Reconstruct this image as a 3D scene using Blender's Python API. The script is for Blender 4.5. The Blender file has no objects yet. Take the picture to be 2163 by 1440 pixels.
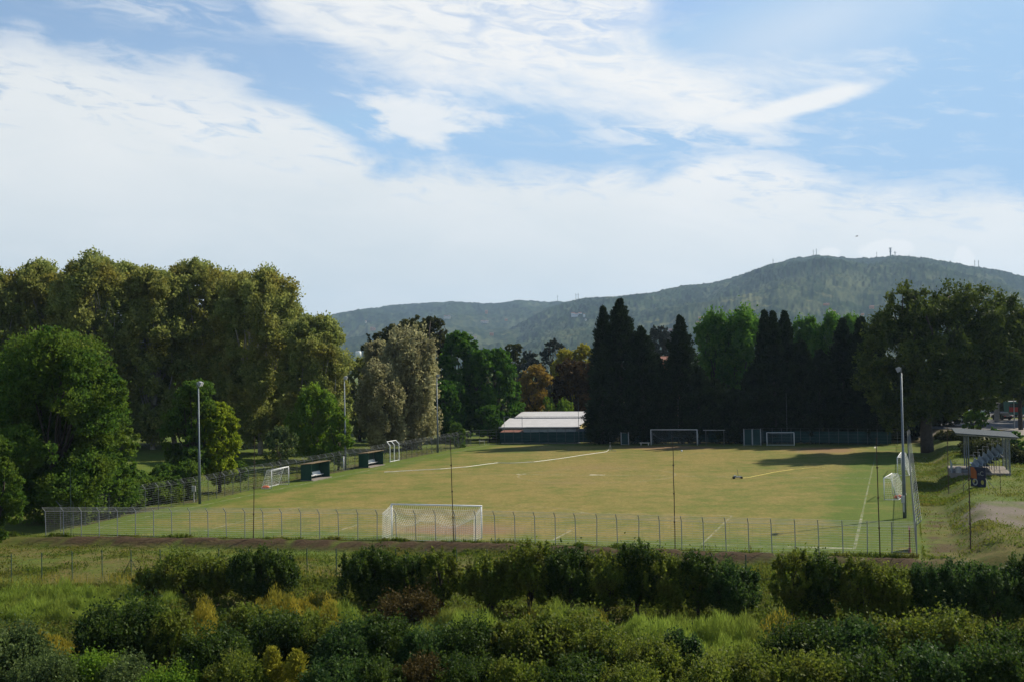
import bpy, math, random
import numpy as np
from mathutils import Vector, Matrix

S = bpy.context.scene
COL = S.collection
# ------------------------------------------------------------------ camera
FPX, TILT, ROLL, HC = 2517.9, 0.0208, -0.0183, 12.96
ct, st = math.cos(TILT), math.sin(TILT)
cr, sr = math.cos(ROLL), math.sin(ROLL)
FW = Vector((0, ct, st)); UP0 = Vector((0, -st, ct)); RX = Vector((1, 0, 0))
RIGHT = RX * cr + UP0 * sr
UP = RX * (-sr) + UP0 * cr
cam = bpy.data.cameras.new('camera'); camo = bpy.data.objects.new('camera', cam); COL.objects.link(camo)
camo.matrix_world = Matrix(((RIGHT.x, UP.x, -FW.x, 0), (RIGHT.y, UP.y, -FW.y, 0), (RIGHT.z, UP.z, -FW.z, HC), (0, 0, 0, 1)))
# RIGHT in terms of the fit: screen x = u cos r + v sin r
cam.sensor_width = 36.0; cam.lens = 36.0 * FPX / 2163.0
cam.clip_start = 0.5; cam.clip_end = 30000
S.camera = camo
S.view_settings.view_transform = 'Standard'
S.view_settings.look = 'None'
S.view_settings.exposure = 0.45
S.view_settings.gamma = 1.0

def ray(px, py):
    return FW + RIGHT * ((px - 1081.5) / FPX) + UP * ((720 - py) / FPX)
def at(px, py, z=0.0):
    d = ray(px, py); t = (z - HC) / d.z
    return Vector((d.x * t, d.y * t, z))
def ad(px, py, y):
    d = ray(px, py); t = y / d.y
    return Vector((d.x * t, y, HC + d.z * t))
GX, GY, TH = -6.027, 91.011, 0.312
cT, sT = math.cos(TH), math.sin(TH)
def F(a, b, z=0.0):
    return Vector((GX + a * cT + b * sT, GY - a * sT + b * cT, z))
def fab(p):
    dx, dy = p[0] - GX, p[1] - GY
    return dx * cT - dy * sT, dx * sT + dy * cT
LEN, WL, WR = 101.7, 30.6, 30.6

# ------------------------------------------------------------------ sun and sky
SUN_AZ, SUN_EL = math.radians(57), math.radians(40)
sl = bpy.data.lights.new('sun', 'SUN'); so = bpy.data.objects.new('sun', sl); COL.objects.link(so)
sl.energy = 5.0; sl.angle = math.radians(0.6); sl.color = (1.0, 0.92, 0.77)
sd = Vector((math.sin(SUN_AZ) * math.cos(SUN_EL), math.cos(SUN_AZ) * math.cos(SUN_EL), math.sin(SUN_EL)))
so.rotation_euler = (-sd).to_track_quat('-Z', 'Y').to_euler()
so.location = (60, 60, 120)

W = bpy.data.worlds.new('World'); S.world = W; W.use_nodes = True
def build_world():
    nt = W.node_tree; nt.nodes.clear(); N = nt.nodes; L = nt.links
    def nd(t, **k):
        n = N.new(t)
        for a, b in k.items(): setattr(n, a, b)
        return n
    def m(op, a, b=None, c=None, clamp=False):
        n = nd('ShaderNodeMath', operation=op); n.use_clamp = clamp
        for i, v in enumerate((a, b, c)):
            if v is None: continue
            if isinstance(v, (int, float)): n.inputs[i].default_value = v
            else: L.new(v, n.inputs[i])
        return n.outputs[0]
    def sstep(v, lo, hi):
        n = nd('ShaderNodeMapRange', interpolation_type='SMOOTHSTEP'); L.new(v, n.inputs[0])
        n.inputs[1].default_value = lo; n.inputs[2].default_value = hi
        return n.outputs[0]
    tc = nd('ShaderNodeTexCoord'); sp = nd('ShaderNodeSeparateXYZ'); L.new(tc.outputs['Generated'], sp.inputs[0])
    x, y, z = sp.outputs
    az = m('ARCTAN2', x, y)
    hor = m('SQRT', m('ADD', m('MULTIPLY', x, x), m('MULTIPLY', y, y)))
    el = m('ARCTAN2', z, hor)
    def ae(px, py):
        d = ray(px, py); return math.atan2(d.x, d.y), math.atan2(d.z, math.hypot(d.x, d.y))
    A0, A1, E0, E1 = -0.7, 0.7, -0.05, 0.55
    def curve(pts):
        n = nd('ShaderNodeFloatCurve')
        mr = nd('ShaderNodeMapRange'); L.new(az, mr.inputs[0]); mr.inputs[1].default_value = A0; mr.inputs[2].default_value = A1
        L.new(mr.outputs[0], n.inputs['Value'])
        c = n.mapping.curves[0]
        q = [ae(*p) for p in pts]
        q = [((a - A0) / (A1 - A0), (e - E0) / (E1 - E0)) for a, e in q]
        q = [(0.0, q[0][1])] + q + [(1.0, q[-1][1])]
        while len(c.points) < len(q): c.points.new(0.5, 0.5)
        for p, (u, v) in zip(c.points, q): p.location = (u, v); p.handle_type = 'AUTO'
        n.mapping.update()
        return m('ADD', m('MULTIPLY', n.outputs[0], E1 - E0), E0)
    def noise(sx, sy, rot, scale, det, rough, seed, dist=0.0):
        cb = nd('ShaderNodeCombineXYZ')
        ca, sa = math.cos(rot), math.sin(rot)
        u = m('ADD', m('MULTIPLY', az, ca * sx), m('MULTIPLY', el, sa * sx))
        v = m('ADD', m('MULTIPLY', az, -sa * sy), m('MULTIPLY', el, ca * sy))
        L.new(u, cb.inputs[0]); L.new(v, cb.inputs[1]); cb.inputs[2].default_value = seed
        n = nd('ShaderNodeTexNoise'); L.new(cb.outputs[0], n.inputs['Vector'])
        n.inputs['Scale'].default_value = scale; n.inputs['Detail'].default_value = det
        n.inputs['Roughness'].default_value = rough; n.inputs['Distortion'].default_value = dist
        return n.outputs[0]
    def gauss(px, py, wx, wy, rot=0.0):
        a0, e0 = ae(px, py)
        da, de = m('SUBTRACT', az, a0), m('SUBTRACT', el, e0)
        ca, sa = math.cos(rot), math.sin(rot)
        u = m('DIVIDE', m('ADD', m('MULTIPLY', da, ca), m('MULTIPLY', de, sa)), wx / FPX)
        v = m('DIVIDE', m('ADD', m('MULTIPLY', da, -sa), m('MULTIPLY', de, ca)), wy / FPX)
        return m('EXPONENT', m('MULTIPLY', m('ADD', m('MULTIPLY', u, u), m('MULTIPLY', v, v)), -1.0))
    n1 = noise(1.0, 2.6, -0.16, 9.0, 9, 0.60, 1.3, 0.5)     # streaky billows
    n2 = noise(1.0, 4.0, -0.12, 24.0, 8, 0.62, 7.7, 0.6)    # fine streaks
    n3 = noise(1.0, 1.6, 0.15, 3.0, 5, 0.5, 4.1, 0.2)
    nn = m('SUBTRACT', m('ADD', m('MULTIPLY', n1, 0.65), m('MULTIPLY', n2, 0.35)), 0.5)
    # lower bank
    up1 = curve([(-300, 40), (0, 45), (110, 60), (220, 85), (330, 110), (420, 105), (520, 160), (610, 180), (700, 250), (770, 300), (850, 325),
                 (1000, 330), (1130, 330), (1260, 325), (1400, 330), (1500, 305), (1600, 300), (1700, 335), (1800, 362), (1930, 372),
                 (2050, 365), (2163, 372), (2500, 380)])
    m1 = sstep(m('ADD', m('DIVIDE', m('SUBTRACT', up1, el), 0.020), m('MULTIPLY', nn, 6.5)), -0.3, 1.3)
    mid = curve([(-300, 170), (0, 195), (200, 205), (420, 250), (600, 280), (800, 330), (1000, 360), (1400, 350), (1750, 400), (1950, 415), (2163, 400)])
    hz = m('EXPONENT', m('MULTIPLY', m('POWER', m('DIVIDE', m('SUBTRACT', el, mid), 0.026), 2.0), -1.0))
    m1 = m('MULTIPLY', m1, m('SUBTRACT', 1.0, m('MULTIPLY', m('MULTIPLY', hz, 0.75), sstep(n2, 0.48, 0.70))))
    thin = sstep(m('SUBTRACT', el, mid), -0.01, 0.04)
    m1 = m('MULTIPLY', m1, m('SUBTRACT', 1.0, m('MULTIPLY', thin, m('MULTIPLY', 0.55, sstep(n1, 0.35, 0.75)))))
    # upper band
    lo2 = curve([(300, -300), (500, -60), (560, 35), (650, 95), (740, 150), (850, 185), (930, 195), (1020, 215), (1200, 232), (1320, 252), (1450, 268),
                 (1560, 276), (1640, 268), (1710, 232), (1780, 205), (1850, 183), (1950, 120), (2163, 40)])
    hi2 = curve([(300, -400), (1000, -260), (1200, -110), (1330, -10), (1420, 60), (1480, 105), (1560, 150), (1640, 176), (1720, 186), (1850, 178), (1900, 180), (2163, 180)])
    a = sstep(m('ADD', m('DIVIDE', m('SUBTRACT', el, lo2), 0.026), m('MULTIPLY', nn, 5.0)), -0.5, 1.2)
    b = sstep(m('ADD', m('DIVIDE', m('SUBTRACT', hi2, el), 0.034), m('MULTIPLY', nn, 9.0)), -1.1, 1.5)
    m2 = m('MULTIPLY', a, b)
    m2 = m('MULTIPLY', m2, m('SUBTRACT', 1.0, m('MULTIPLY', sstep(n2, 0.47, 0.78), 0.5)))
    g2 = m('MULTIPLY', gauss(1250, 40, 480, 90, -0.1), sstep(n2, 0.36, 0.62))
    m2 = m('MULTIPLY', m2, m('SUBTRACT', 1.0, m('MULTIPLY', g2, 0.55)))
    # small bank left of centre, cirrus and veil, puffs over the mountain
    m3 = m('MULTIPLY', gauss(870, 252, 230, 50, -0.10), sstep(n1, 0.30, 0.60))
    m3 = sstep(m('ADD', m3, m('MULTIPLY', nn, 2.6)), 0.20, 0.95)
    m3 = m('MULTIPLY', m3, m('MULTIPLY', 0.85, sstep(gauss(880, 250, 280, 75, -0.05), 0.15, 0.5)))
    m8 = m('MULTIPLY', sstep(m('ADD', gauss(1690, 222, 175, 24, 0.20), m('MULTIPLY', nn, 0.9)), 0.2, 0.75), 0.9)
    m4 = m('MULTIPLY', m('MULTIPLY', gauss(350, 22, 210, 34, -0.1), sstep(n2, 0.38, 0.66)), 0.6)
    m5 = m('MULTIPLY', m('MULTIPLY', gauss(1860, 20, 420, 100, 0.25), sstep(n3, 0.25, 0.75)), 0.5)
    m6 = m('MULTIPLY', m('MULTIPLY', gauss(1420, 285, 240, 26, -0.03), sstep(n2, 0.40, 0.62)), 0.75)
    m7 = m('MULTIPLY', m('MULTIPLY', gauss(1950, 240, 330, 120, 0.2), sstep(n2, 0.50, 0.72)), 0.30)
    mask = m1
    for k in (m2, m3, m4, m5, m6, m7, m8):
        mask = m('SUBTRACT', m('ADD', mask, k), m('MULTIPLY', mask, k))
    mask = m('MINIMUM', mask, 0.96)
    # cloud brightness: whiter top of the bank, greyer towards the horizon at left
    br = nd('ShaderNodeMixRGB'); br.inputs[1].default_value = (0.52, 0.57, 0.59, 1); br.inputs[2].default_value = (0.71, 0.705, 0.69, 1)
    t = m('ADD', m('MULTIPLY', sstep(el, 0.05, 0.23), 0.75), m('MULTIPLY', sstep(az, -0.4, 0.35), 0.45))
    t = m('ADD', t, m('MULTIPLY', m('SUBTRACT', n3, 0.5), 0.7))
    t = m('ADD', t, m('MULTIPLY', m('SUBTRACT', n1, 0.5), 0.75))
    puff = m('MAXIMUM', gauss(1870, 530, 60, 26), m('MAXIMUM', gauss(2035, 548, 20, 30), gauss(1750, 535, 26, 14)))
    puff = m('MULTIPLY', sstep(m('ADD', puff, m('MULTIPLY', m('SUBTRACT', noise(1, 1.2, 0, 60, 6, .6, 2.2), 0.5), 0.9)), 0.35, 0.7), 0.5)
    t = m('ADD', t, puff, clamp=True)
    L.new(t, br.inputs[0])
    sky = nd('ShaderNodeTexSky', sky_type='NISHITA'); sky.sun_disc = False
    sky.sun_elevation = SUN_EL; sky.sun_rotation = SUN_AZ; sky.altitude = 50
    sky.air_density = 1.0; sky.dust_density = 0.25; sky.ozone_density = 1.4
    sk = nd('ShaderNodeVectorMath', operation='SCALE'); L.new(sky.outputs[0], sk.inputs[0]); sk.inputs['Scale'].default_value = 0.101
    mn = nd('ShaderNodeVectorMath', operation='MINIMUM'); L.new(sk.outputs[0], mn.inputs[0]); mn.inputs[1].default_value = (0.27, 0.43, 0.63)
    mx = nd('ShaderNodeMixRGB'); L.new(mask, mx.inputs[0]); L.new(mn.outputs[0], mx.inputs[1]); L.new(br.outputs[0], mx.inputs[2])
    bg = nd('ShaderNodeBackground'); L.new(mx.outputs[0], bg.inputs[0]); bg.inputs[1].default_value = 1.0
    out = nd('ShaderNodeOutputWorld'); L.new(bg.outputs[0], out.inputs[0])
build_world()
S.cycles.max_bounces = 5; S.cycles.diffuse_bounces = 2; S.cycles.transparent_max_bounces = 8
S.cycles.volume_bounces = 0

# ------------------------------------------------------------------ helpers
def tag(o, label=None, cat=None, group=None, kind=None):
    if label: o['label'] = label
    if cat: o['category'] = cat
    if group: o['group'] = group
    if kind: o['kind'] = kind
    return o
def empty(name, loc, label=None, cat=None, group=None, rz=0.0):
    o = bpy.data.objects.new(name, None); COL.objects.link(o); o.location = loc; o.rotation_euler = (0, 0, rz)
    o.empty_display_size = 0.3
    return tag(o, label, cat, group)
def kids(o): return [c for c in COL.objects if c.parent == o]
def copy_tree(o, loc, rz=0.0, sc=(1, 1, 1), parent=None):
    c = o.copy(); COL.objects.link(c); c.location = loc; c.rotation_euler = (0, 0, rz); c.scale = sc
    for k in kids(o):
        d = k.copy(); COL.objects.link(d); d.parent = c
        for g in kids(k):
            e = g.copy(); COL.objects.link(e); e.parent = d
    return c
def mesh_np(name, V, Fq, mat, parent=None, tint=None, attrs=None, smooth=False):
    """V (n,3) and Fq (m,k) with one k"""
    V = np.asarray(V, np.float32); Fq = np.asarray(Fq, np.int32); k = Fq.shape[1]
    me = bpy.data.meshes.new(name); me.vertices.add(len(V)); me.vertices.foreach_set('co', V.ravel())
    me.loops.add(Fq.size); me.loops.foreach_set('vertex_index', Fq.ravel())
    me.polygons.add(len(Fq)); me.polygons.foreach_set('loop_start', np.arange(0, Fq.size, k, dtype=np.int32))
    me.polygons.foreach_set('loop_total', np.full(len(Fq), k, np.int32))
    if smooth: me.polygons.foreach_set('use_smooth', np.ones(len(Fq), bool))
    me.update(calc_edges=True)
    if tint is not None:
        at_ = me.attributes.new('tint', 'FLOAT', 'POINT'); at_.data.foreach_set('value', np.asarray(tint, np.float32))
    for k2, v in (attrs or {}).items():
        at_ = me.attributes.new(k2, 'FLOAT', 'POINT'); at_.data.foreach_set('value', np.asarray(v, np.float32))
    me.materials.append(mat)
    o = bpy.data.objects.new(name, me); COL.objects.link(o)
    if parent is not None: o.parent = parent
    return o
class MB:
    def __init__(s): s.v = []; s.f = []
    def quad(s, a, b, c, d):
        n = len(s.v); s.v += [tuple(a), tuple(b), tuple(c), tuple(d)]; s.f.append((n, n + 1, n + 2, n + 3))
    def poly(s, pts):
        n = len(s.v); s.v += [tuple(p) for p in pts]; s.f.append(tuple(range(n, n + len(pts))))
    def box(s, c, size, rz=0.0, taper=1.0):
        cx, cy, cz = c; hx, hy, hz = size[0] / 2, size[1] / 2, size[2] / 2
        ca, sa = math.cos(rz), math.sin(rz); n = len(s.v)
        for k, zz in ((1, -hz), (taper, hz)):
            for sx, sy in ((-1, -1), (1, -1), (1, 1), (-1, 1)):
                x, y = sx * hx * k, sy * hy * k
                s.v.append((cx + x * ca - y * sa, cy + x * sa + y * ca, cz + zz))
        for f in ((3, 2, 1, 0), (4, 5, 6, 7), (0, 1, 5, 4), (1, 2, 6, 5), (2, 3, 7, 6), (3, 0, 4, 7)):
            s.f.append(tuple(n + i for i in f))
        return s
    def prism(s, pts, d):
        """closed extrusion of polygon pts by vector d"""
        n = len(s.v); k = len(pts); d = Vector(d)
        s.v += [tuple(p) for p in pts] + [tuple(Vector(p) + d) for p in pts]
        s.f.append(tuple(range(n, n + k))[::-1]); s.f.append(tuple(range(n + k, n + 2 * k)))
        for i in range(k):
            j = (i + 1) % k; s.f.append((n + i, n + j, n + k + j, n + k + i))
        return s
    def tube(s, pts, r, seg=6, cap=True):
        pts = [Vector(p) for p in pts]
        rs = r if isinstance(r, (list, tuple)) else [r] * len(pts)
        base = len(s.v); prev = None
        for i, p in enumerate(pts):
            t = (pts[min(i + 1, len(pts) - 1)] - pts[max(i - 1, 0)])
            if t.length < 1e-9: t = Vector((0, 0, 1))
            t.normalize()
            ref = Vector((0, 0, 1)) if abs(t.z) < 0.9 else Vector((1, 0, 0))
            u = t.cross(ref).normalized(); w = t.cross(u)
            if prev is not None and u.dot(prev) < 0: u = -u; w = -w
            prev = u
            for k in range(seg):
                a = 2 * math.pi * k / seg
                s.v.append(tuple(p + (u * math.cos(a) + w * math.sin(a)) * rs[i]))
        for i in range(len(pts) - 1):
            for k in range(seg):
                a = base + i * seg + k; b = base + i * seg + (k + 1) % seg
                s.f.append((a, b, b + seg, a + seg))
        if cap:
            s.f.append(tuple(base + k for k in range(seg))[::-1])
            e = base + (len(pts) - 1) * seg
            s.f.append(tuple(e + k for k in range(seg)))
        return s
    def build(s, name, mat, parent=None, smooth=False):
        me = bpy.data.meshes.new(name); me.from_pydata(s.v, [], s.f); me.update()
        if smooth: me.polygons.foreach_set('use_smooth', [True] * len(me.polygons))
        me.materials.append(mat)
        o = bpy.data.objects.new(name, me); COL.objects.link(o)
        if parent is not None: o.parent = parent
        return o

# ------------------------------------------------------------------ materials
def newmat(name):
    m = bpy.data.materials.new(name); m.use_nodes = True; nt = m.node_tree
    return m, nt, nt.nodes['Principled BSDF']
def mat(name, col, rough=0.7, metal=0.0, var=0.15, scale=3.0, bump=0.0):
    m, nt, b = newmat(name)
    tc = nt.nodes.new('ShaderNodeTexCoord'); n = nt.nodes.new('ShaderNodeTexNoise')
    n.inputs['Scale'].default_value = scale; n.inputs['Detail'].default_value = 6; n.inputs['Roughness'].default_value = 0.65
    nt.links.new(tc.outputs['Object'], n.inputs['Vector'])
    r = nt.nodes.new('ShaderNodeMixRGB')
    r.inputs[1].default_value = tuple(c * (1 - var) for c in col) + (1,)
    r.inputs[2].default_value = tuple(min(1, c * (1 + var)) for c in col) + (1,)
    mr = nt.nodes.new('ShaderNodeMapRange'); mr.inputs[1].default_value = 0.3; mr.inputs[2].default_value = 0.7
    nt.links.new(n.outputs[0], mr.inputs[0]); nt.links.new(mr.outputs[0], r.inputs[0]); nt.links.new(r.outputs[0], b.inputs['Base Color'])
    b.inputs['Roughness'].default_value = rough; b.inputs['Metallic'].default_value = metal
    b.inputs['Specular IOR Level'].default_value = 0.3
    if bump:
        bp = nt.nodes.new('ShaderNodeBump'); bp.inputs['Strength'].default_value = bump
        nt.links.new(n.outputs[0], bp.inputs['Height']); nt.links.new(bp.outputs[0], b.inputs['Normal'])
    return m
def leafmat(name, c0, c1, tr=0.35, gloss=0.25, patch=None, pscale=0.35):
    m, nt, b = newmat(name); N = nt.nodes; L = nt.links
    a = N.new('ShaderNodeAttribute'); a.attribute_name = 'tint'
    mx = N.new('ShaderNodeMixRGB'); mx.inputs[1].default_value = tuple(c0) + (1,); mx.inputs[2].default_value = tuple(c1) + (1,)
    L.new(a.outputs['Fac'], mx.inputs[0]); outc = mx.outputs[0]
    tc = N.new('ShaderNodeTexCoord'); n = N.new('ShaderNodeTexNoise'); n.inputs['Scale'].default_value = pscale; n.inputs['Detail'].default_value = 3
    L.new(tc.outputs['Object'], n.inputs['Vector'])
    mr = N.new('ShaderNodeMapRange'); mr.inputs[1].default_value = 0.45; mr.inputs[2].default_value = 0.68; L.new(n.outputs[0], mr.inputs[0])
    if patch is None: patch = tuple(c * 0.8 for c in c0)
    m2 = N.new('ShaderNodeMixRGB'); m2.inputs[2].default_value = tuple(patch) + (1,)
    k = N.new('ShaderNodeMath'); k.operation = 'MULTIPLY'; k.inputs[1].default_value = 0.7; L.new(mr.outputs[0], k.inputs[0])
    L.new(k.outputs[0], m2.inputs[0]); L.new(outc, m2.inputs[1]); outc = m2.outputs[0]
    L.new(outc, b.inputs['Base Color']); b.inputs['Roughness'].default_value = 0.6; b.inputs['Specular IOR Level'].default_value = gloss * 0.35
    t = N.new('ShaderNodeBsdfTranslucent'); L.new(outc, t.inputs[0])
    ms = N.new('ShaderNodeMixShader'); ms.inputs[0].default_value = tr
    L.new(b.outputs[0], ms.inputs[1]); L.new(t.outputs[0], ms.inputs[2]); L.new(ms.outputs[0], N['Material Output'].inputs[0])
    return m

M = {}
M['white'] = mat('white_paint', (0.72, 0.72, 0.70), 0.5, var=0.08)
M['net'] = mat('net_cord', (0.80, 0.80, 0.76), 0.8, var=0.1)
M['netdark'] = mat('net_cord_grey', (0.20, 0.23, 0.24), 0.8, var=0.1)
M['galv'] = mat('galvanised_steel', (0.30, 0.31, 0.32), 0.5, 0.35, var=0.2)
M['galvd'] = mat('dull_steel', (0.13, 0.14, 0.14), 0.6, 0.3, var=0.2)
M['wire'] = mat('fence_wire', (0.38, 0.39, 0.37), 0.6, 0.0, var=0.15)
M['rust'] = mat('rusty_pole', (0.085, 0.055, 0.035), 0.8, 0.2, var=0.4, scale=2)
M['greenpost'] = mat('green_painted_post', (0.035, 0.065, 0.045), 0.6, var=0.25)
M['screen'] = mat('green_shade_cloth', (0.012, 0.042, 0.040), 0.85, var=0.3, scale=0.8)
M['dugout'] = mat('dark_green_panel', (0.012, 0.055, 0.036), 0.5, var=0.2)
M['seatw'] = mat('white_plastic', (0.78, 0.78, 0.76), 0.4, var=0.05)
M['seatb'] = mat('grey_blue_plastic', (0.22, 0.28, 0.33), 0.45, var=0.12)
M['concrete'] = mat('concrete', (0.20, 0.175, 0.15), 0.9, var=0.25, scale=1.5, bump=0.2)
M['bark'] = mat('bark', (0.050, 0.040, 0.030), 0.9, var=0.45, scale=2.5, bump=0.5)
M['barkpale'] = mat('pale_plane_bark', (0.26, 0.24, 0.19), 0.85, var=0.5, scale=1.2, bump=0.3)
M['brick'] = mat('red_brown_paint', (0.17, 0.045, 0.028), 0.7, var=0.25)
M['yellow'] = mat('yellow_render', (0.62, 0.50, 0.18), 0.85, var=0.1)
M['orangewall'] = mat('orange_render', (0.45, 0.19, 0.08), 0.85, var=0.2)
M['cream'] = mat('cream_render', (0.62, 0.55, 0.45), 0.85, var=0.12)
M['greywall'] = mat('grey_render', (0.20, 0.21, 0.22), 0.85, var=0.15)
M['tiles'] = mat('terracotta_tiles', (0.20, 0.085, 0.055), 0.85, var=0.3, scale=4)
M['window'] = mat('dark_window', (0.02, 0.025, 0.03), 0.15, var=0.2)
M['black'] = mat('black_rubber', (0.015, 0.015, 0.015), 0.6)
M['asphalt'] = mat('asphalt', (0.075, 0.072, 0.070), 0.9, var=0.3, scale=0.7)
M['teal'] = mat('teal_awning', (0.01, 0.16, 0.15), 0.7)
M['hosey'] = mat('yellow_hose', (0.62, 0.50, 0.10), 0.5)
M['hosew'] = mat('white_hose', (0.75, 0.72, 0.62), 0.5)
M['carw'] = mat('white_car_paint', (0.7, 0.7, 0.7), 0.25)
M['carb'] = mat('black_car_paint', (0.02, 0.02, 0.022), 0.2)
M['red'] = mat('red_paint', (0.35, 0.02, 0.02), 0.4)
M['busgreen'] = mat('green_bus_paint', (0.01, 0.10, 0.09), 0.35)
M['orange'] = mat('orange_plastic', (0.65, 0.14, 0.05), 0.6)
M['navy'] = mat('navy_paint', (0.008, 0.011, 0.032), 0.6, var=0.3)
M['pale'] = mat('pale_grey_paint', (0.42, 0.42, 0.40), 0.6)
M['stonew'] = mat('weathered_stone', (0.24, 0.21, 0.17), 0.9, var=0.3, bump=0.3)
M['redbrick'] = mat('muddy_soil', (0.075, 0.05, 0.033), 0.95, var=0.45, scale=2.0, bump=0.6)

def corrugated(name, col, period, axis):
    m, nt, b = newmat(name); N = nt.nodes; L = nt.links
    tc = N.new('ShaderNodeTexCoord'); mp = N.new('ShaderNodeMapping'); mp.inputs['Rotation'].default_value = (0, 0, -axis)
    L.new(tc.outputs['Object'], mp.inputs[0])
    w = N.new('ShaderNodeTexWave'); w.inputs['Scale'].default_value = 1.0 / period / 3.2; w.bands_direction = 'X'; L.new(mp.outputs[0], w.inputs[0])
    n = N.new('ShaderNodeTexNoise'); n.inputs['Scale'].default_value = 0.9; n.inputs['Detail'].default_value = 7; L.new(tc.outputs['Object'], n.inputs[0])
    mx = N.new('ShaderNodeMixRGB'); mx.inputs[1].default_value = tuple(c * 0.72 for c in col) + (1,); mx.inputs[2].default_value = tuple(col) + (1,)
    L.new(n.outputs[0], mx.inputs[0]); L.new(mx.outputs[0], b.inputs['Base Color'])
    bp = N.new('ShaderNodeBump'); bp.inputs['Strength'].default_value = 0.9; bp.inputs['Distance'].default_value = 0.06
    L.new(w.outputs[0], bp.inputs['Height']); L.new(bp.outputs[0], b.inputs['Normal']); b.inputs['Roughness'].default_value = 0.8; b.inputs['Specular IOR Level'].default_value = 0.15
    return m
M['roof'] = corrugated('corrugated_roof', (0.62, 0.60, 0.585), 0.5, -TH)
M['roofg'] = corrugated('grey_sheet_roof', (0.075, 0.088, 0.096), 0.3, -TH + math.pi / 2)
M['container'] = corrugated('corrugated_wall', (0.36, 0.37, 0.36), 0.35, -TH)

# ------------------------------------------------------------------ terrain
# fence lines traced on the ground of the pitch
near_px = [(97, 1134), (370, 1136), (700, 1141), (1017, 1147), (1269, 1156), (1537, 1167), (1937, 1180)]
left_px = [(128, 1123), (269, 1088), (367, 1070), (440, 1057), (536, 1033), (619, 1016), (705, 999), (772, 986), (825, 975), (860, 968), (925, 955), (995, 941)]
right_px = [(1937, 1180), (1930, 1100), (1923, 1012), (1917, 941)]
far_px = [(995, 941), (1060, 938.5), (1270, 937), (1500, 937), (1700, 938), (1917, 941)]
NEAR = [at(*p) for p in near_px]; LEFT = [at(*p) for p in left_px]; RIGHTF = [at(*p) for p in right_px]; FAR = [at(*p) for p in far_px]
NEAR[0] = NEAR[0]; 
na = np.array([fab(p) for p in NEAR]); ra = np.array([fab(p) for p in RIGHTF])
AF = float(ra[:, 0].mean())
def near_b(a): return np.interp(a, na[:, 0], na[:, 1])
def right_a(b): return np.interp(b, ra[:, 1], ra[:, 0])
def ss(x, a, b):
    t = np.clip((x - a) / (b - a), 0, 1); return t * t * (3 - 2 * t)
TERR = 1.2
def gz(x, y):
    x = np.asarray(x, float); y = np.asarray(y, float)
    dx, dy = x - GX, y - GY
    a = dx * cT - dy * sT; b = dx * sT + dy * cT
    q = near_b(a) - b                      # metres in front of the near fence
    low = -0.45 * ss(q, 0.8, 2.2) - 0.55 * ss(q, 8, 16)
    s = a - right_a(b)
    wob = 0.5 * np.sin(b * 0.35) + 0.3 * np.sin(b * 0.9 + 1)
    up = TERR * ss(s + wob * 0.4, 2.2, 5.4)
    up = up * (1 - ss(q, -3, 5))
    lf = 1.6 * ss(-a - WL, 10, 45) * ss(b, 5, 40)
    return low + up + lf
_rng = np.random.default_rng(5)
def vnoise(x, y, s, seed=0):
    """value noise, vectorised"""
    r = np.random.default_rng(seed); T = r.random((256, 256))
    u = x / s; v = y / s; i = np.floor(u).astype(int); j = np.floor(v).astype(int); fu = u - i; fv = v - j
    fu = fu * fu * (3 - 2 * fu); fv = fv * fv * (3 - 2 * fv)
    g = lambda p, q: T[p & 255, q & 255]
    return (g(i, j) * (1 - fu) + g(i + 1, j) * fu) * (1 - fv) + (g(i, j + 1) * (1 - fu) + g(i + 1, j + 1) * fu) * fv
def fbm(x, y, s, o=4, seed=0):
    t = 0; a = 1; w = 0
    for k in range(o):
        t = t + a * vnoise(x + 17 * k, y - 9 * k, s, seed + k); w += a; a *= 0.5; s /= 2.1
    return t / w

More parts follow.
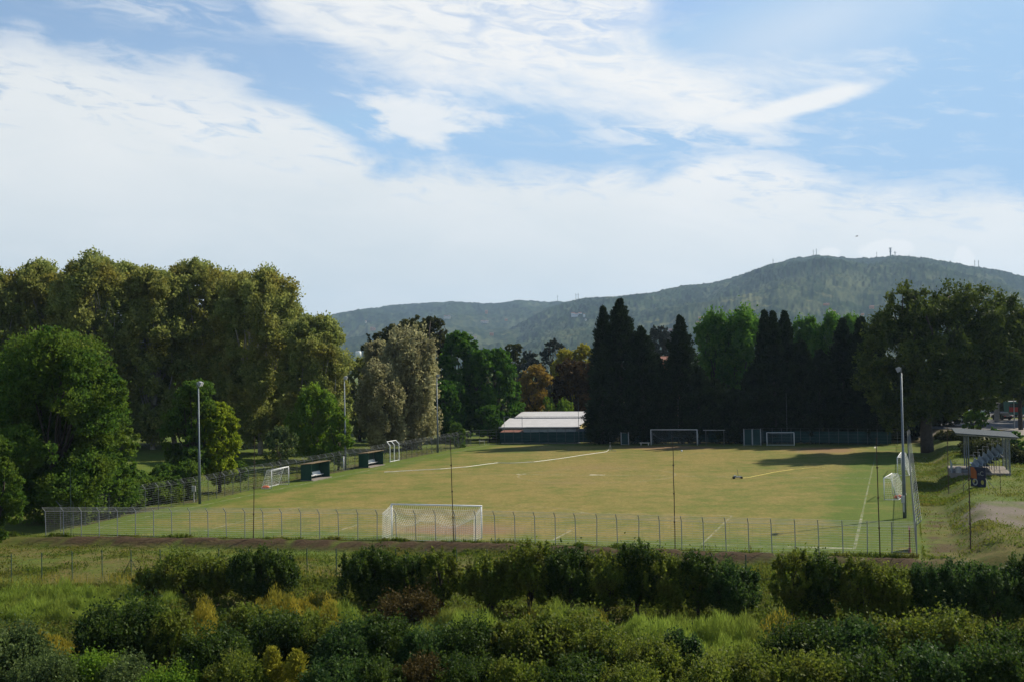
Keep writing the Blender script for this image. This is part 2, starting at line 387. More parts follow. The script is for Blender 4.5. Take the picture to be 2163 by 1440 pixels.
def ground_material():
    m, nt, b = newmat('ground_soil_grass'); N = nt.nodes; L = nt.links
    geo = N.new('ShaderNodeNewGeometry')
    def noise(sc, det=5, rough=0.6):
        n = N.new('ShaderNodeTexNoise'); n.inputs['Scale'].default_value = sc; n.inputs['Detail'].default_value = det; n.inputs['Roughness'].default_value = rough
        L.new(geo.outputs['Position'], n.inputs['Vector']); return n.outputs[0]
    def mix(f, a, c):
        x = N.new('ShaderNodeMixRGB')
        if isinstance(f, float): x.inputs[0].default_value = f
        else: L.new(f, x.inputs[0])
        for i, v in ((1, a), (2, c)):
            if isinstance(v, tuple): x.inputs[i].default_value = v + (1,)
            else: L.new(v, x.inputs[i])
        return x.outputs[0]
    def mr(v, a, c, o0=0.0, o1=1.0):
        x = N.new('ShaderNodeMapRange'); L.new(v, x.inputs[0]); x.inputs[1].default_value = a; x.inputs[2].default_value = c
        x.inputs[3].default_value = o0; x.inputs[4].default_value = o1; return x.outputs[0]
    def attr(k):
        x = N.new('ShaderNodeAttribute'); x.attribute_name = k; return x.outputs['Fac']
    def add(a, c, op='ADD'):
        x = N.new('ShaderNodeMath'); x.operation = op; x.use_clamp = True
        for i, v in enumerate((a, c)):
            if isinstance(v, float): x.inputs[i].default_value = v
            else: L.new(v, x.inputs[i])
        return x.outputs[0]
    nA = noise(0.5, 8, 0.65); nB = noise(5.0, 6, 0.75); nC = noise(0.12, 4)
    green = mix(mr(nB, 0.35, 0.65), (0.050, 0.095, 0.010), (0.110, 0.165, 0.022))
    green = mix(mr(nC, 0.4, 0.62, 0.0, 0.6), green, (0.135, 0.125, 0.018))
    dry = mix(mr(nB, 0.3, 0.7), (0.095, 0.080, 0.022), (0.165, 0.132, 0.045))
    dirt = mix(mr(nB, 0.3, 0.7), (0.036, 0.023, 0.012), (0.105, 0.068, 0.036))
    c_m = noise(1.3, 6, 0.75)
    gravel = mix(mr(nB, 0.35, 0.65), (0.105, 0.088, 0.070), (0.20, 0.165, 0.13))
    f = mr(add(attr('dry'), mr(nA, 0.3, 0.7, 0.0, 1.0), 'MULTIPLY'), 0.0, 0.6)
    c = mix(f, green, dry)
    c = mix(mr(c_m, 0.40, 0.62, 0.0, 0.55), c, (0.045, 0.070, 0.012))
    c = mix(attr('dirt'), c, dirt)
    c = mix(attr('gravel'), c, gravel)
    L.new(c, b.inputs['Base Color']); b.inputs['Roughness'].default_value = 0.95; b.inputs['Specular IOR Level'].default_value = 0.1
    bp = N.new('ShaderNodeBump'); bp.inputs['Strength'].default_value = 0.5; bp.inputs['Distance'].default_value = 0.08
    L.new(nB, bp.inputs['Height']); L.new(bp.outputs[0], b.inputs['Normal'])
    return m
def axis(fine0, fine1, step, lo, hi):
    a = list(np.arange(fine0, fine1 + 1e-6, step)); s = step; v = fine1
    while v < hi: s *= 1.25; v += s; a.append(min(v, hi))
    s = step; v = fine0; pre = []
    while v > lo: s *= 1.25; v -= s; pre.append(max(v, lo))
    return np.array(pre[::-1] + a)
def build_ground():
    xs = axis(-50, 75, 0.5, -9000, 9000); ys = axis(44, 215, 0.5, -400, 9500)
    X, Y = np.meshgrid(xs, ys); x = X.ravel(); y = Y.ravel(); z = gz(x, y)
    a = (x - GX) * cT - (y - GY) * sT; b = (x - GX) * sT + (y - GY) * cT
    q = near_b(a) - b; s = a - right_a(b)
    inner = (q < -0.5) & (s < -0.2) & (a > -WL - 12) & (b < LEN + 4)
    n1 = fbm(x, y, 3.0, 4, 3); n2 = fbm(x, y, 0.9, 3, 9)
    # turned soil along the near fence
    dirt = ss(q, 0.15, 0.5) * (1 - ss(q, 1.1 + 0.9 * n1, 1.5 + 1.8 * n1)) * ss(n2, 0.15, 0.45) * (1 - ss(s, 0.5, 2)) * ss(a, -WL - 8, -WL + 4)
    z = z + dirt * (0.12 + 0.30 * (n2 - 0.4)) + np.where(inner, 0, 0.10 * (n1 - 0.5)) + 0.20 * (fbm(x, y, 1.8, 3, 61) - 0.5) * ss(s, 0.6, 1.6) * (1 - ss(s, 6.0, 8.0)) * (1 - ss(q, 4, 8))
    dry = np.where(inner, 0.3, 0.15)
    dry = dry + 0.9 * ss(fbm(x, y, 6, 4, 21), 0.45, 0.65) * ((q > 2) & (q < 16))
    dry = dry + 0.25 * ss(q, 5, 10) * (q < 20)
    # slope and terrace on the right
    dry = np.where((s > 0.5) & (q < 3), 0.30 + 0.7 * ss(n1, 0.5, 0.75) * (1 - ss(s, 3.0, 7)) + 0.8 * ss(40 - b, 18, 40) * ss(s, 1.0, 2.2), dry)
    gr = ad_patch(x, y) * (0.35 + 0.65 * ss(fbm(x * 1.0, y * .4, 1.6, 4, 17), 0.3, 0.6))
    track = ss(s, 0.7, 1.1) * (1 - ss(s, 2.0, 3.2)) * (1 - ss(b, 14, 34)) * ss(fbm(x, y, 1.2, 4, 19), 0.35, 0.6)
    dirt = np.maximum(dirt, 0.85 * track)
    under = ss(q, 14, 20)            # orchard floor: dark soil
    dirt = np.maximum(dirt, under * 0.8)
    lf = ss(-a - WL - 1.5, 0.0, 1.5) * (1 - ss(-a - WL, 5, 9)) * (b > 0) * (b < LEN) * ss(n1, 0.35, 0.6)
    dirt = np.maximum(dirt, lf * 0.7)
    # bare earth under the conifers behind the far fence
    dirt = np.maximum(dirt, ss(b, LEN + 5, LEN + 8) * (a > -22) * (a < 50) * (b < LEN + 60) * 0.8)
    ny, nx = X.shape; I = np.arange(nx * ny).reshape(ny, nx)
    Fq = np.stack([I[:-1, :-1], I[:-1, 1:], I[1:, 1:], I[1:, :-1]], -1).reshape(-1, 4)
    o = mesh_np('ground', np.stack([x, y, z], 1), Fq, ground_material(), attrs={'dry': np.clip(dry, 0, 1), 'dirt': np.clip(dirt, 0, 1), 'gravel': gr}, smooth=True)
    tag(o, 'grassy ground with turned soil and dry patches around the football pitch', kind='structure')
def ad_patch(x, y):
    # gravel court on the terrace and trodden way beside the big tree
    c = at(2200, 1088, TERR); d = at(2030, 925, 0.6)
    n = fbm(x, y, 4, 4, 33)
    g1 = 1 - ss(np.hypot((x - c.x) / 5.6, (y - c.y) / 9.5) + (n - 0.5) * 0.5, 0.85, 1.1)
    g2 = 1 - ss(np.hypot((x - d.x) / 3.0, (y - d.y) / 14) + (n - 0.5) * 0.6, 0.7, 1.1)
    return np.clip(g1 + 0.8 * g2, 0, 1)
build_ground()

def pitch_material():
    m, nt, b = newmat('worn_turf'); N = nt.nodes; L = nt.links
    geo = N.new('ShaderNodeNewGeometry')
    def noise(sc, det=5, rough=0.6, vec=None):
        n = N.new('ShaderNodeTexNoise'); n.inputs['Scale'].default_value = sc; n.inputs['Detail'].default_value = det; n.inputs['Roughness'].default_value = rough
        L.new(vec or geo.outputs['Position'], n.inputs['Vector']); return n.outputs[0]
    def mix(f, a, c):
        x = N.new('ShaderNodeMixRGB')
        if isinstance(f, float): x.inputs[0].default_value = f
        else: L.new(f, x.inputs[0])
        for i, v in ((1, a), (2, c)):
            if isinstance(v, tuple): x.inputs[i].default_value = v + (1,)
            else: L.new(v, x.inputs[i])
        return x.outputs[0]
    def mr(v, a, c, o0=0.0, o1=1.0):
        x = N.new('ShaderNodeMapRange'); L.new(v, x.inputs[0]); x.inputs[1].default_value = a; x.inputs[2].default_value = c
        x.inputs[3].default_value = o0; x.inputs[4].default_value = o1; return x.outputs[0]
    w = N.new('ShaderNodeAttribute'); w.attribute_name = 'wear'
    fine = noise(4.0, 7, 0.85); mid = noise(0.35, 8, 0.68); big = noise(0.09, 4, 0.55)
    green = mix(mr(fine, 0.38, 0.62), (0.048, 0.088, 0.008), (0.108, 0.150, 0.020))
    tan = mix(mr(fine, 0.38, 0.62), (0.165, 0.125, 0.032), (0.290, 0.218, 0.070))
    s = N.new('ShaderNodeMath'); s.operation = 'ADD'; L.new(w.outputs['Fac'], s.inputs[0]); L.new(mr(mid, 0.35, 0.68, -0.45, 0.45), s.inputs[1])
    s2 = N.new('ShaderNodeMath'); s2.operation = 'ADD'; L.new(s.outputs[0], s2.inputs[0]); L.new(mr(big, 0.35, 0.65, -0.22, 0.22), s2.inputs[1])
    c = mix(mr(s2.outputs[0], 0.0, 1.0), green, tan)
    c = mix(mr(noise(1.6, 7, 0.8), 0.42, 0.62, 0.0, 0.55), c, (0.095, 0.098, 0.020))
    brown = N.new('ShaderNodeMath'); brown.operation = 'SUBTRACT'; L.new(w.outputs['Fac'], brown.inputs[0]); brown.inputs[1].default_value = 0.92; brown.use_clamp = True
    c = mix(mr(brown.outputs[0], 0.0, 0.4), c, (0.20, 0.125, 0.06))
    L.new(c, b.inputs['Base Color']); b.inputs['Roughness'].default_value = 0.95; b.inputs['Specular IOR Level'].default_value = 0.1
    bp = N.new('ShaderNodeBump'); bp.inputs['Strength'].default_value = 0.45; bp.inputs['Distance'].default_value = 0.04
    L.new(fine, bp.inputs['Height']); L.new(bp.outputs[0], b.inputs['Normal'])
    return m
def build_pitch():
    aa = np.arange(-WL - 6.0, WR + 3.6, 0.6); bb = np.arange(-3.6, LEN + 3.4, 0.6)
    A, B = np.meshgrid(aa, bb); a = A.ravel(); b = B.ravel()
    # keep inside the fences
    b2 = np.maximum(b, near_b(a) + 0.25); a2 = np.minimum(a, right_a(b2) - 0.12)
    la = np.array([fab(p) for p in LEFT]); a2 = np.maximum(a2, np.interp(b2, la[:, 1], la[:, 0]) + 0.15)
    fb = np.array([fab(p) for p in FAR]); b2 = np.minimum(b2, np.interp(a2, fb[:, 0], fb[:, 1]) - 0.15)
    x = GX + a2 * cT + b2 * sT; y = GY - a2 * sT + b2 * cT
    inside = np.minimum(np.minimum(a2 + WL - 1, WR - 1.5 - a2), np.minimum(b2 - 0.3, LEN - 1 - b2))
    wear = 0.60 * ss(inside, -0.5, 3.0)
    wear += 0.20 * np.exp(-((a2 / 16) ** 2)) * ss(inside, 0, 4)
    wear += 0.20 * np.exp(-(((b2 - LEN / 2) / 26) ** 2 + ((a2 + 3) / 15) ** 2))
    for b0 in (2.5, LEN - 3.5):
        wear += 0.75 * np.exp(-(((b2 - b0) / 5) ** 2 + (a2 / 5.5) ** 2))
    wear += 0.75 * np.exp(-(((b2 - LEN + 10) / 7) ** 2 + ((a2 - 25) / 7.5) ** 2))
    wear += 0.30 * np.exp(-(((b2 - LEN + 4) / 5) ** 2 + ((a2 - 2) / 20) ** 2))
    wear += 0.30 * (fbm(a2, b2, 7, 4, 77) - 0.5)
    I = np.arange(len(a)).reshape(A.shape)
    Fq = np.stack([I[:-1, :-1], I[:-1, 1:], I[1:, 1:], I[1:, :-1]], -1).reshape(-1, 4)
    o = mesh_np('pitch', np.stack([x, y, np.full(len(x), 0.10)], 1), Fq, pitch_material(), attrs={'wear': wear})
    o.location.z = -0.04
    tag(o, 'worn green and tan grass of the football pitch', kind='structure')
    # markings: thin sheets a little above the turf, chalk faded with wear
    m, nt, bs = newmat('faded_chalk'); N = nt.nodes; L = nt.links
    geo = N.new('ShaderNodeNewGeometry'); n = N.new('ShaderNodeTexNoise'); n.inputs['Scale'].default_value = 0.8; n.inputs['Detail'].default_value = 9; n.inputs['Roughness'].default_value = 0.75
    L.new(geo.outputs['Position'], n.inputs[0])
    mr = N.new('ShaderNodeMapRange'); L.new(n.outputs[0], mr.inputs[0]); mr.inputs[1].default_value = 0.38; mr.inputs[2].default_value = 0.66
    at_ = N.new('ShaderNodeAttribute'); at_.attribute_name = 'ink'
    mu = N.new('ShaderNodeMath'); mu.operation = 'MULTIPLY'; L.new(mr.outputs[0], mu.inputs[0]); L.new(at_.outputs['Fac'], mu.inputs[1])
    tr = N.new('ShaderNodeBsdfTransparent'); ms = N.new('ShaderNodeMixShader')
    bs.inputs['Base Color'].default_value = (0.62, 0.58, 0.44, 1); bs.inputs['Roughness'].default_value = 0.9
    L.new(mu.outputs[0], ms.inputs[0]); L.new(tr.outputs[0], ms.inputs[1]); L.new(bs.outputs[0], ms.inputs[2]); L.new(ms.outputs[0], N['Material Output'].inputs[0])
    V = []; Q = []; ink = []
    def seg(p, q, w, k):
        p = np.array(p, float); q = np.array(q, float); d = q - p; Ln = np.hypot(*d); n_ = np.array([-d[1], d[0]]) / Ln * w / 2
        s = len(V)
        for u, v in ((p, 1), (p, -1), (q, -1), (q, 1)):
            c = u + n_ * v; V.append(tuple(F(c[0], c[1], 0.066))); ink.append(k)
        Q.append((s, s + 1, s + 2, s + 3))
    w = 0.16
    seg((-WL, 0), (WR, 0), w, 0.55); seg((-WL, LEN), (WR, LEN), w, 0.7)
    seg((-WL, 0.08), (-WL, LEN - .08), 0.14, 0.5); seg((WR, 0.08), (WR, 20), 0.22, 0.42); seg((WR, 20), (WR, LEN - .08), 0.15, 0.3)
    seg((-WL + .08, LEN / 2), (WR - .1, LEN / 2), w, 0.55)
    seg((WR - 4.5, 0.24), (WR - .16, 0.24), 0.22, .8); seg((WR - 3.5, LEN - .3), (WR - .1, LEN - .3), 0.45, 1.0); seg((WR - .3, LEN - 5), (WR - .3, LEN - .6), 0.30, 1.0)
    for b0, sg in ((0.0, 1), (LEN, -1)):
        for hw, dp, ik in ((20.16, 16.5, .42), (9.16, 5.5, .55)):
            if b0: ik *= 0.6
            seg((-hw, b0 + sg * .08), (-hw, b0 + sg * dp), w, ik); seg((hw, b0 + sg * .08), (hw, b0 + sg * dp), w, ik); seg((-hw + .08, b0 + sg * dp), (hw - .08, b0 + sg * dp), w, ik * .9)
        ph = math.acos(5.5 / 9.15)
        for i in range(24):
            t0 = math.pi / 2 - ph + i * 2 * ph / 24; t1 = t0 + 2 * ph / 24
            f = lambda t: (9.15 * math.cos(t), b0 + sg * (11 + 9.15 * math.sin(t)))
            seg(f(t0), f(t1), w, .4)
    for i in range(72):
        t0 = i * math.pi / 36; t1 = t0 + math.pi / 36
        seg((9.15 * math.cos(t0), LEN / 2 + 9.15 * math.sin(t0)), (9.15 * math.cos(t1), LEN / 2 + 9.15 * math.sin(t1)), w, .38)
    seg((-.9, LEN / 2 + .35), (.9, LEN / 2 + .35), .55, 1.6); seg((-9.9, LEN / 2 + .2), (-8.7, LEN / 2 + .2), .35, 1.2)
    o = mesh_np('pitch_markings', V, Q, m, attrs={'ink': ink})
    tag(o, 'faded white chalk lines of the pitch', kind='structure')
build_pitch()
PZ = 0.06    # height of the turf

# ------------------------------------------------------------------ hills
def hill_material(seed):
    m, nt, b = newmat('wooded_hillside'); N = nt.nodes; L = nt.links
    geo = N.new('ShaderNodeNewGeometry')
    def noise(sc, det=5, rough=0.6):
        n = N.new('ShaderNodeTexNoise'); n.inputs['Scale'].default_value = sc; n.inputs['Detail'].default_value = det; n.inputs['Roughness'].default_value = rough
        L.new(geo.outputs['Position'], n.inputs['Vector']); return n.outputs[0]
    def mr(v, a, c, o0=0.0, o1=1.0):
        x = N.new('ShaderNodeMapRange'); L.new(v, x.inputs[0]); x.inputs[1].default_value = a; x.inputs[2].default_value = c
        x.inputs[3].default_value = o0; x.inputs[4].default_value = o1; return x.outputs[0]
    def mix(f, a, c):
        x = N.new('ShaderNodeMixRGB'); L.new(f, x.inputs[0])
        for i, v in ((1, a), (2, c)):
            if isinstance(v, tuple): x.inputs[i].default_value = v + (1,)
            else: L.new(v, x.inputs[i])
        return x.outputs[0]
    vo = N.new('ShaderNodeTexVoronoi'); vo.inputs['Scale'].default_value = 0.055; L.new(geo.outputs['Position'], vo.inputs['Vector'])
    sp_ = N.new('ShaderNodeAttribute'); sp_.attribute_name = 'speck'; spk = sp_.outputs['Fac']
    wood = mix(spk, (0.004, 0.013, 0.007), (0.030, 0.050, 0.018))
    grove = mix(spk, (0.012, 0.026, 0.012), (0.075, 0.088, 0.042))
    a = N.new('ShaderNodeAttribute'); a.attribute_name = 'open'
    s = N.new('ShaderNodeMath'); s.operation = 'ADD'; L.new(a.outputs['Fac'], s.inputs[0]); L.new(mr(noise(0.004, 6, 0.6), 0.4, 0.62, -0.55, 0.55), s.inputs[1])
    c = mix(mr(s.outputs[0], 0.42, 0.58), wood, grove)
    fl = mix(mr(noise(0.009, 5, 0.6), 0.60, 0.66, 0.0, 1.0), c, (0.12, 0.12, 0.05))
    m2 = N.new('ShaderNodeMixRGB'); L.new(mr(a.outputs['Fac'], 0.3, 0.7, 0.0, 0.75), m2.inputs[0]); L.new(c, m2.inputs[1]); L.new(fl, m2.inputs[2])
    L.new(m2.outputs[0], b.inputs['Base Color']); b.inputs['Roughness'].default_value = 1.0; b.inputs['Specular IOR Level'].default_value = 0.0
    return m
HILLS = {}
def hill(name, label, prof, dist, near, foot_z, seed, ncol=1500, nrow=330, bump=7.0):
    """prof: ridge line as directions seen from here; the ridge stands at about dist, the foot at near"""
    us = np.array([ray(*p).x / ray(*p).y for p in prof]); es = np.array([ray(*p).z / ray(*p).y for p in prof])
    u = np.linspace(us[0], us[-1], ncol); el = np.interp(u, us, es)
    k = np.ones(9) / 9; el = np.convolve(np.pad(el, 4, 'edge'), k, 'valid')
    t = np.linspace(0, 1.25, nrow)
    U, T = np.meshgrid(u, t)
    rd = dist * (1 + 0.06 * np.sin(U * 9 + seed))
    D = near + (rd - near) * T
    x = U * D; y = D
    ef = (foot_z - 20 - HC) / near
    Tc = np.clip(T, 0, 1)
    prof_t = np.sin(Tc * math.pi / 2) ** 0.95
    g = (fbm(x, y, 1100, 4, seed) - 0.5) * 0.70 + (fbm(x, y * .45, 420, 4, seed + 5) - 0.5) * 0.75
    sp_amp = np.sin(Tc * math.pi) ** 0.8
    ev = ef + (el[None, :] - ef) * np.clip(prof_t + g * sp_amp * 0.62, 0, 1)
    ev = np.where(T > 1, el[None, :] - (T - 1) * 0.10, np.minimum(ev, el[None, :] - 0.0012 * (1 - Tc)))
    z = HC + ev * D
    open_ = 1 - ss(np.clip(T, 0, 1), 0.35, 0.85) + 0.9 * (fbm(x, y, 1200, 3, seed + 11) - 0.5)
    # tree canopy relief
    r = np.random.default_rng(seed)
    rough = (fbm(x, y, 38, 3, seed + 20) - 0.5) * 2 + (r.random(x.shape) - 0.5) * 0.6
    jj, ii = np.meshgrid(np.arange(ncol, dtype=float), np.arange(nrow, dtype=float))
    blot = ss(fbm(jj, ii, 26, 4, seed + 31), 0.36, 0.64); dots = fbm(jj, ii, 3.2, 2, seed + 40)
    speck = np.clip(0.50 * blot + 1.15 * (dots - 0.36) + 0.2 * (r.random(x.shape) - 0.5), 0, 1)
    can = fbm(jj, ii, 4.2, 2, seed + 50) - 0.5
    z = z + bump * (0.5 * rough + 2.6 * can) * (0.5 + 0.5 * ss(1 - open_, 0.2, 0.6)) * (0.75 + 0.25 * np.clip((1.0 - Tc) * 8, 0, 1))
    ny, nx = x.shape; I = np.arange(nx * ny).reshape(ny, nx)
    Fq = np.stack([I[:-1, :-1], I[:-1, 1:], I[1:, 1:], I[1:, :-1]], -1).reshape(-1, 4)
    o = mesh_np(name, np.stack([x.ravel(), y.ravel(), z.ravel()], 1), Fq, hill_material(seed), attrs={'open': open_.ravel(), 'speck': speck.ravel()})
    tag(o, label, kind='structure')
    HILLS[name] = (u, t, x, y, z)
    return o
def on_hill(hn, px, py):
    """point where the ray to (px,py) meets a hill"""
    u, t, X, Y, Z = HILLS[hn]; d = ray(px, py); uu = d.x / d.y; e = d.z / d.y
    i = int(np.clip(np.searchsorted(u, uu), 1, len(u) - 1))
    col = (Z[:, i] - HC) / Y[:, i]
    k = np.argmax(col >= e) if (col >= e).any() else int(np.argmax(col))
    return Vector((X[k, i], Y[k, i], Z[k, i]))
hill('far_ridge', 'low far ridge of wooded hills behind the silvery poplars',
     [(-900, 700), (-300, 690), (0, 690), (300, 700), (500, 700), (600, 690), (690, 668), (760, 655), (830, 645), (900, 641), (960, 638), (1040, 643), (1100, 635),
      (1150, 637), (1200, 636), (1300, 640), (1500, 650), (2200, 640)], 6500, 2300, 0, 3)
hill('mountain', 'broad wooded mountain rising at the right with olive groves on its foot',
     [(880, 775), (950, 758), (1010, 735), (1060, 706), (1100, 684), (1140, 662), (1180, 645), (1240, 631), (1300, 629), (1370, 622), (1440, 606), (1500, 601), (1560, 585), (1620, 563), (1680, 546), (1725, 539),
      (1790, 546), (1840, 547), (1880, 541), (1930, 544), (1990, 553), (2060, 566), (2110, 573), (2163, 586), (2400, 610), (2900, 640), (3300, 690)], 5200, 1500, 0, 8)

# ------------------------------------------------------------------ foliage
def unit(v): return v / np.maximum(np.linalg.norm(v, axis=-1, keepdims=True), 1e-9)
def leaf_arrays(P, A, size, rng, aspect=0.55):
    """diamond leaves at P; A = long axis (unit); size = length per leaf"""
    n = len(P); Rn = unit(rng.normal(size=(n, 3)))
    B = unit(np.cross(A, Rn)); L = (size * 0.5)[:, None]
    Wd = L * aspect
    V = np.stack([P - A * L, P + B * Wd, P + A * L, P - B * Wd], 1).reshape(-1, 3)
    Fq = np.arange(n * 4).reshape(n, 4)
    return V, Fq
def crown_mesh(name, blobs, leaf, cover, rng, m, parent, clump=0.22, up=0.25, aspect=0.6, cap=32000, shell=0.14, tufty=0.0):
    """blobs: list of (x,y,z,rx,ry,rz)"""
    B = np.array(blobs, float)
    area = (4 * math.pi * ((B[:, 3] * B[:, 4]) ** 1.6 / 3 + (B[:, 3] * B[:, 5]) ** 1.6 / 3 + (B[:, 4] * B[:, 5]) ** 1.6 / 3) ** (1 / 1.6))
    n = int(cover * area.sum() / (leaf * leaf * aspect * 0.5))
    if n > cap: leaf *= min(1.35, math.sqrt(n / cap)); n = cap
    rmean = B[:, 3:].mean(1)
    per = 26
    K = max(6, n // per)
    bi = rng.choice(len(B), K, p=area / area.sum())
    d = unit(rng.normal(size=(K, 3))); rr = 1 - np.abs(rng.normal(size=K)) * shell
    rr = rr * (0.90 + 0.22 * rng.random(K))
    C = B[bi, :3] + d * B[bi, 3:] * rr[:, None]
    ci = np.repeat(np.arange(K), per)
    rc = (clump * rmean[bi])[ci]
    off = rng.normal(size=(len(ci), 3)) * np.array([1, 1, 0.75]) * rc[:, None] * 0.55
    if tufty: off[:, 2] += np.abs(rng.normal(size=len(ci))) * rc * tufty
    P = C[ci] + off
    A = unit(rng.normal(size=P.shape) + d[ci] * 0.7 + np.array([0, 0, up * 2]))
    sz = leaf * (0.6 + 0.8 * rng.random(len(P)))
    V, Fq = leaf_arrays(P, A, sz, rng, aspect)
    ct_ = rng.random(K); tint = np.clip(0.75 * ct_[ci] + 0.25 * rng.random(len(P)), 0, 1)
    return mesh_np(name, V, Fq, m, parent, tint=np.repeat(tint, 4))
def limb(mb, p0, p1, r0, r1, rng, bend=0.12, n=5, seg=6):
    p0 = np.array(p0, float); p1 = np.array(p1, float); L = np.linalg.norm(p1 - p0)
    off = rng.normal(size=3) * L * bend; pts = []; rs = []
    for i in range(n + 1):
        t = i / n; pts.append(tuple(p0 + (p1 - p0) * t + off * math.sin(t * math.pi))); rs.append(r0 + (r1 - r0) * t)
    mb.tube(pts, rs, seg)
def lobes(rng, n, cx, cy, zc, R, H, lr, squash=0.8, top=1.0):
    out = []; n = int(n * max(1.0, min(2.2, H / R)))
    for i in range(n):
        t = (i + rng.random()) / n * 2 - 1
        t = math.copysign(abs(t) ** 0.9, t)
        rad = (R - lr * .75) * (1 - abs(t) ** 2.8) ** (1 / 2.4)
        th = i * 2.39996 + rng.normal() * 0.5; k = 0.55 + 0.55 * rng.random() ** 0.6
        r = lr * (0.70 + 0.6 * rng.random())
        out.append((cx + rad * k * math.cos(th), cy + rad * k * math.sin(th), zc + t * (H - lr * .6), r, r, r * squash * (0.9 + 0.3 * rng.random())))
    return out
def tree(name, label, px, top, width, dist, lm, bark='bark', seed=1, kind='round', base_frac=0.25, n=14, lr=0.32, cover=2.2, clump=0.24, group=None, cat='tree',
         blobs=None, leafk=2.6, trunk_r=None, tufty=0.0, squash=0.8, aspect=0.6, zb=None, cap=32000, up=0.25, shell=0.14, depth=None, plumes=0.7, shoots=0):
    """px: centre, top: picture height of the tip, width: picture width (only used to size it), dist: metres away"""
    rng = np.random.default_rng(seed); random.seed(seed)
    tp = ad(px, top, dist); x, y = tp.x, tp.y
    z0 = float(gz(x, y)) if zb is None else zb
    Ht = tp.z - z0; R = width / FPX * dist / 2
    root = empty(name, (x, y, z0 - 0.05), label, cat, group)
    leaf = max(0.10, dist / 1192 * leafk * 0.85)
    tr = trunk_r or max(0.06, Ht * 0.018)
    if kind == 'spire':
        spire(root, Ht, R, leaf, rng, lm, tr)
        return root
    zl = Ht * base_frac
    if blobs is None:
        bl = lobes(rng, n, 0, 0, (zl + Ht) / 2, R, (Ht - zl) / 2, R * lr, squash)
        # make sure the tip is reached
        bl.append((rng.normal() * R * .15, rng.normal() * R * .15, Ht - R * lr * .75, R * lr, R * lr, R * lr * .8))
        # ragged plumes that break the outline
        Hc = (Ht - zl) / 2
        for k in range(int(n * plumes)):
            t = rng.uniform(-0.3, 0.93); th = rng.random() * 2 * math.pi; rad = R * (1 - abs(t) ** 2.6) ** (1 / 2.4) * rng.uniform(.72, 1.0)
            q = R * lr * rng.uniform(.32, .55)
            bl.append((rad * math.cos(th), rad * math.sin(th), zl + Hc + t * Hc + q * .4, q * .8, q * .8, q * rng.uniform(1.0, 1.7)))
        for k in range(shoots):
            t = rng.uniform(0.1, 0.95); th = rng.random() * 2 * math.pi; rad = R * (1 - t ** 2.6) ** (1 / 2.4) * rng.uniform(.3, 1.0)
            q = R * rng.uniform(.05, .10)
            bl.append((rad * math.cos(th), rad * math.sin(th), zl + Hc + t * Hc + q * 2.0, q, q, q * rng.uniform(2.2, 4.0)))
    else:
        bl = []
        for b in blobs:
            X_, Y_, Z_, r_, h_ = b[0] * R, b[1] * R * (depth or 1), b[2] * Ht, b[3] * R, b[4] * Ht
            for k in range(11):
                d_ = unit(rng.normal(size=3)[None])[0]; q = r_ * rng.uniform(.26, .48)
                bl.append((X_ + d_[0] * r_ * .78, Y_ + d_[1] * r_ * .78, Z_ + d_[2] * h_ * .72, q, q, q * rng.uniform(.8, 1.25)))
    mxz = max(b[2] + b[5] * (1.12 if b[3] > R * .11 else 0.45) for b in bl); kz = Ht / mxz
    bl = [(b[0], b[1], b[2] * kz, b[3], b[4], b[5] * kz) for b in bl]
    mb = MB()
    tz = zl + (Ht - zl) * 0.35
    limb(mb, (0, 0, -0.2), (rng.normal() * .3, rng.normal() * .3, tz), tr * 1.25, tr * 0.6, rng, 0.03, 6, 8)
    order = sorted(bl, key=lambda b: -b[2] * (1 if n <= 30 else rng.uniform(.5, 1)) - b[3])
    for b in order[:min(len(bl), 26 if n > 30 else 12)]:
        s = rng.uniform(0.35, 0.95)
        limb(mb, (0, 0, tz * s), (b[0], b[1], b[2]), tr * 0.5, tr * 0.08, rng, 0.10, 5, 5)
    mb.build('trunk', M[bark], root, True)
    crown_mesh('crown', bl, leaf, cover, rng, lm, root, clump, up, aspect, cap, shell, tufty)
    return root
def spire(root, Ht, R, leaf, rng, lm, tr, low=0.03):
    mb = MB(); mb.tube([(0, 0, -.2), (0, 0, Ht * .5), (0, 0, Ht * .96)], [tr, tr * .6, 0.03], 7); mb.build('trunk', M['bark'], root, True)
    K = int(min(800, 50 + Ht * 24)); t = rng.random(K) ** 0.80
    t = low + (0.965 - low) * t
    rad = R * 1.42 * (1 - t) ** 0.66 * np.minimum(1, (1.0 - t) / 0.22) ** 0.40
    th = rng.random(K) * 2 * math.pi
    reach = 0.45 + 0.72 * rng.random(K) ** 1.3
    rr = rad * 0.25
    C = np.stack([rr * np.cos(th), rr * np.sin(th), t * Ht - 0.10 * rad], 1)
    dirv = unit(np.stack([np.cos(th), np.sin(th), 0.18 + 0.5 * rng.random(K) + 1.3 * t ** 3], 1))
    per = 72; ci = np.repeat(np.arange(K), per); s = rng.random(len(ci)) ** 0.62
    ln = (rad * (reach - 0.25))[ci] + 0.12 * min(1.0, Ht / 7)
    fat = 0.10 + 0.20 * (1.05 - s) * ln
    P = C[ci] + dirv[ci] * (s * ln)[:, None] + rng.normal(size=(len(ci), 3)) * (fat * np.array([1, 1, 1])[:, None]).T * min(1.0, Ht / 6 + .3)
    P[:, 2] += 0.25 * s ** 2 * ln
    A = unit(dirv[ci] + rng.normal(size=P.shape) * 0.40)
    V, Fq = leaf_arrays(P, A, leaf * 1.45 * (0.6 + 0.7 * rng.random(len(P))), rng, 0.36)
    tint = np.clip(s * 0.5 + 0.5 * rng.random(len(P)), 0, 1)
    mesh_np('crown', V, Fq, lm, root, tint=np.repeat(tint, 4))

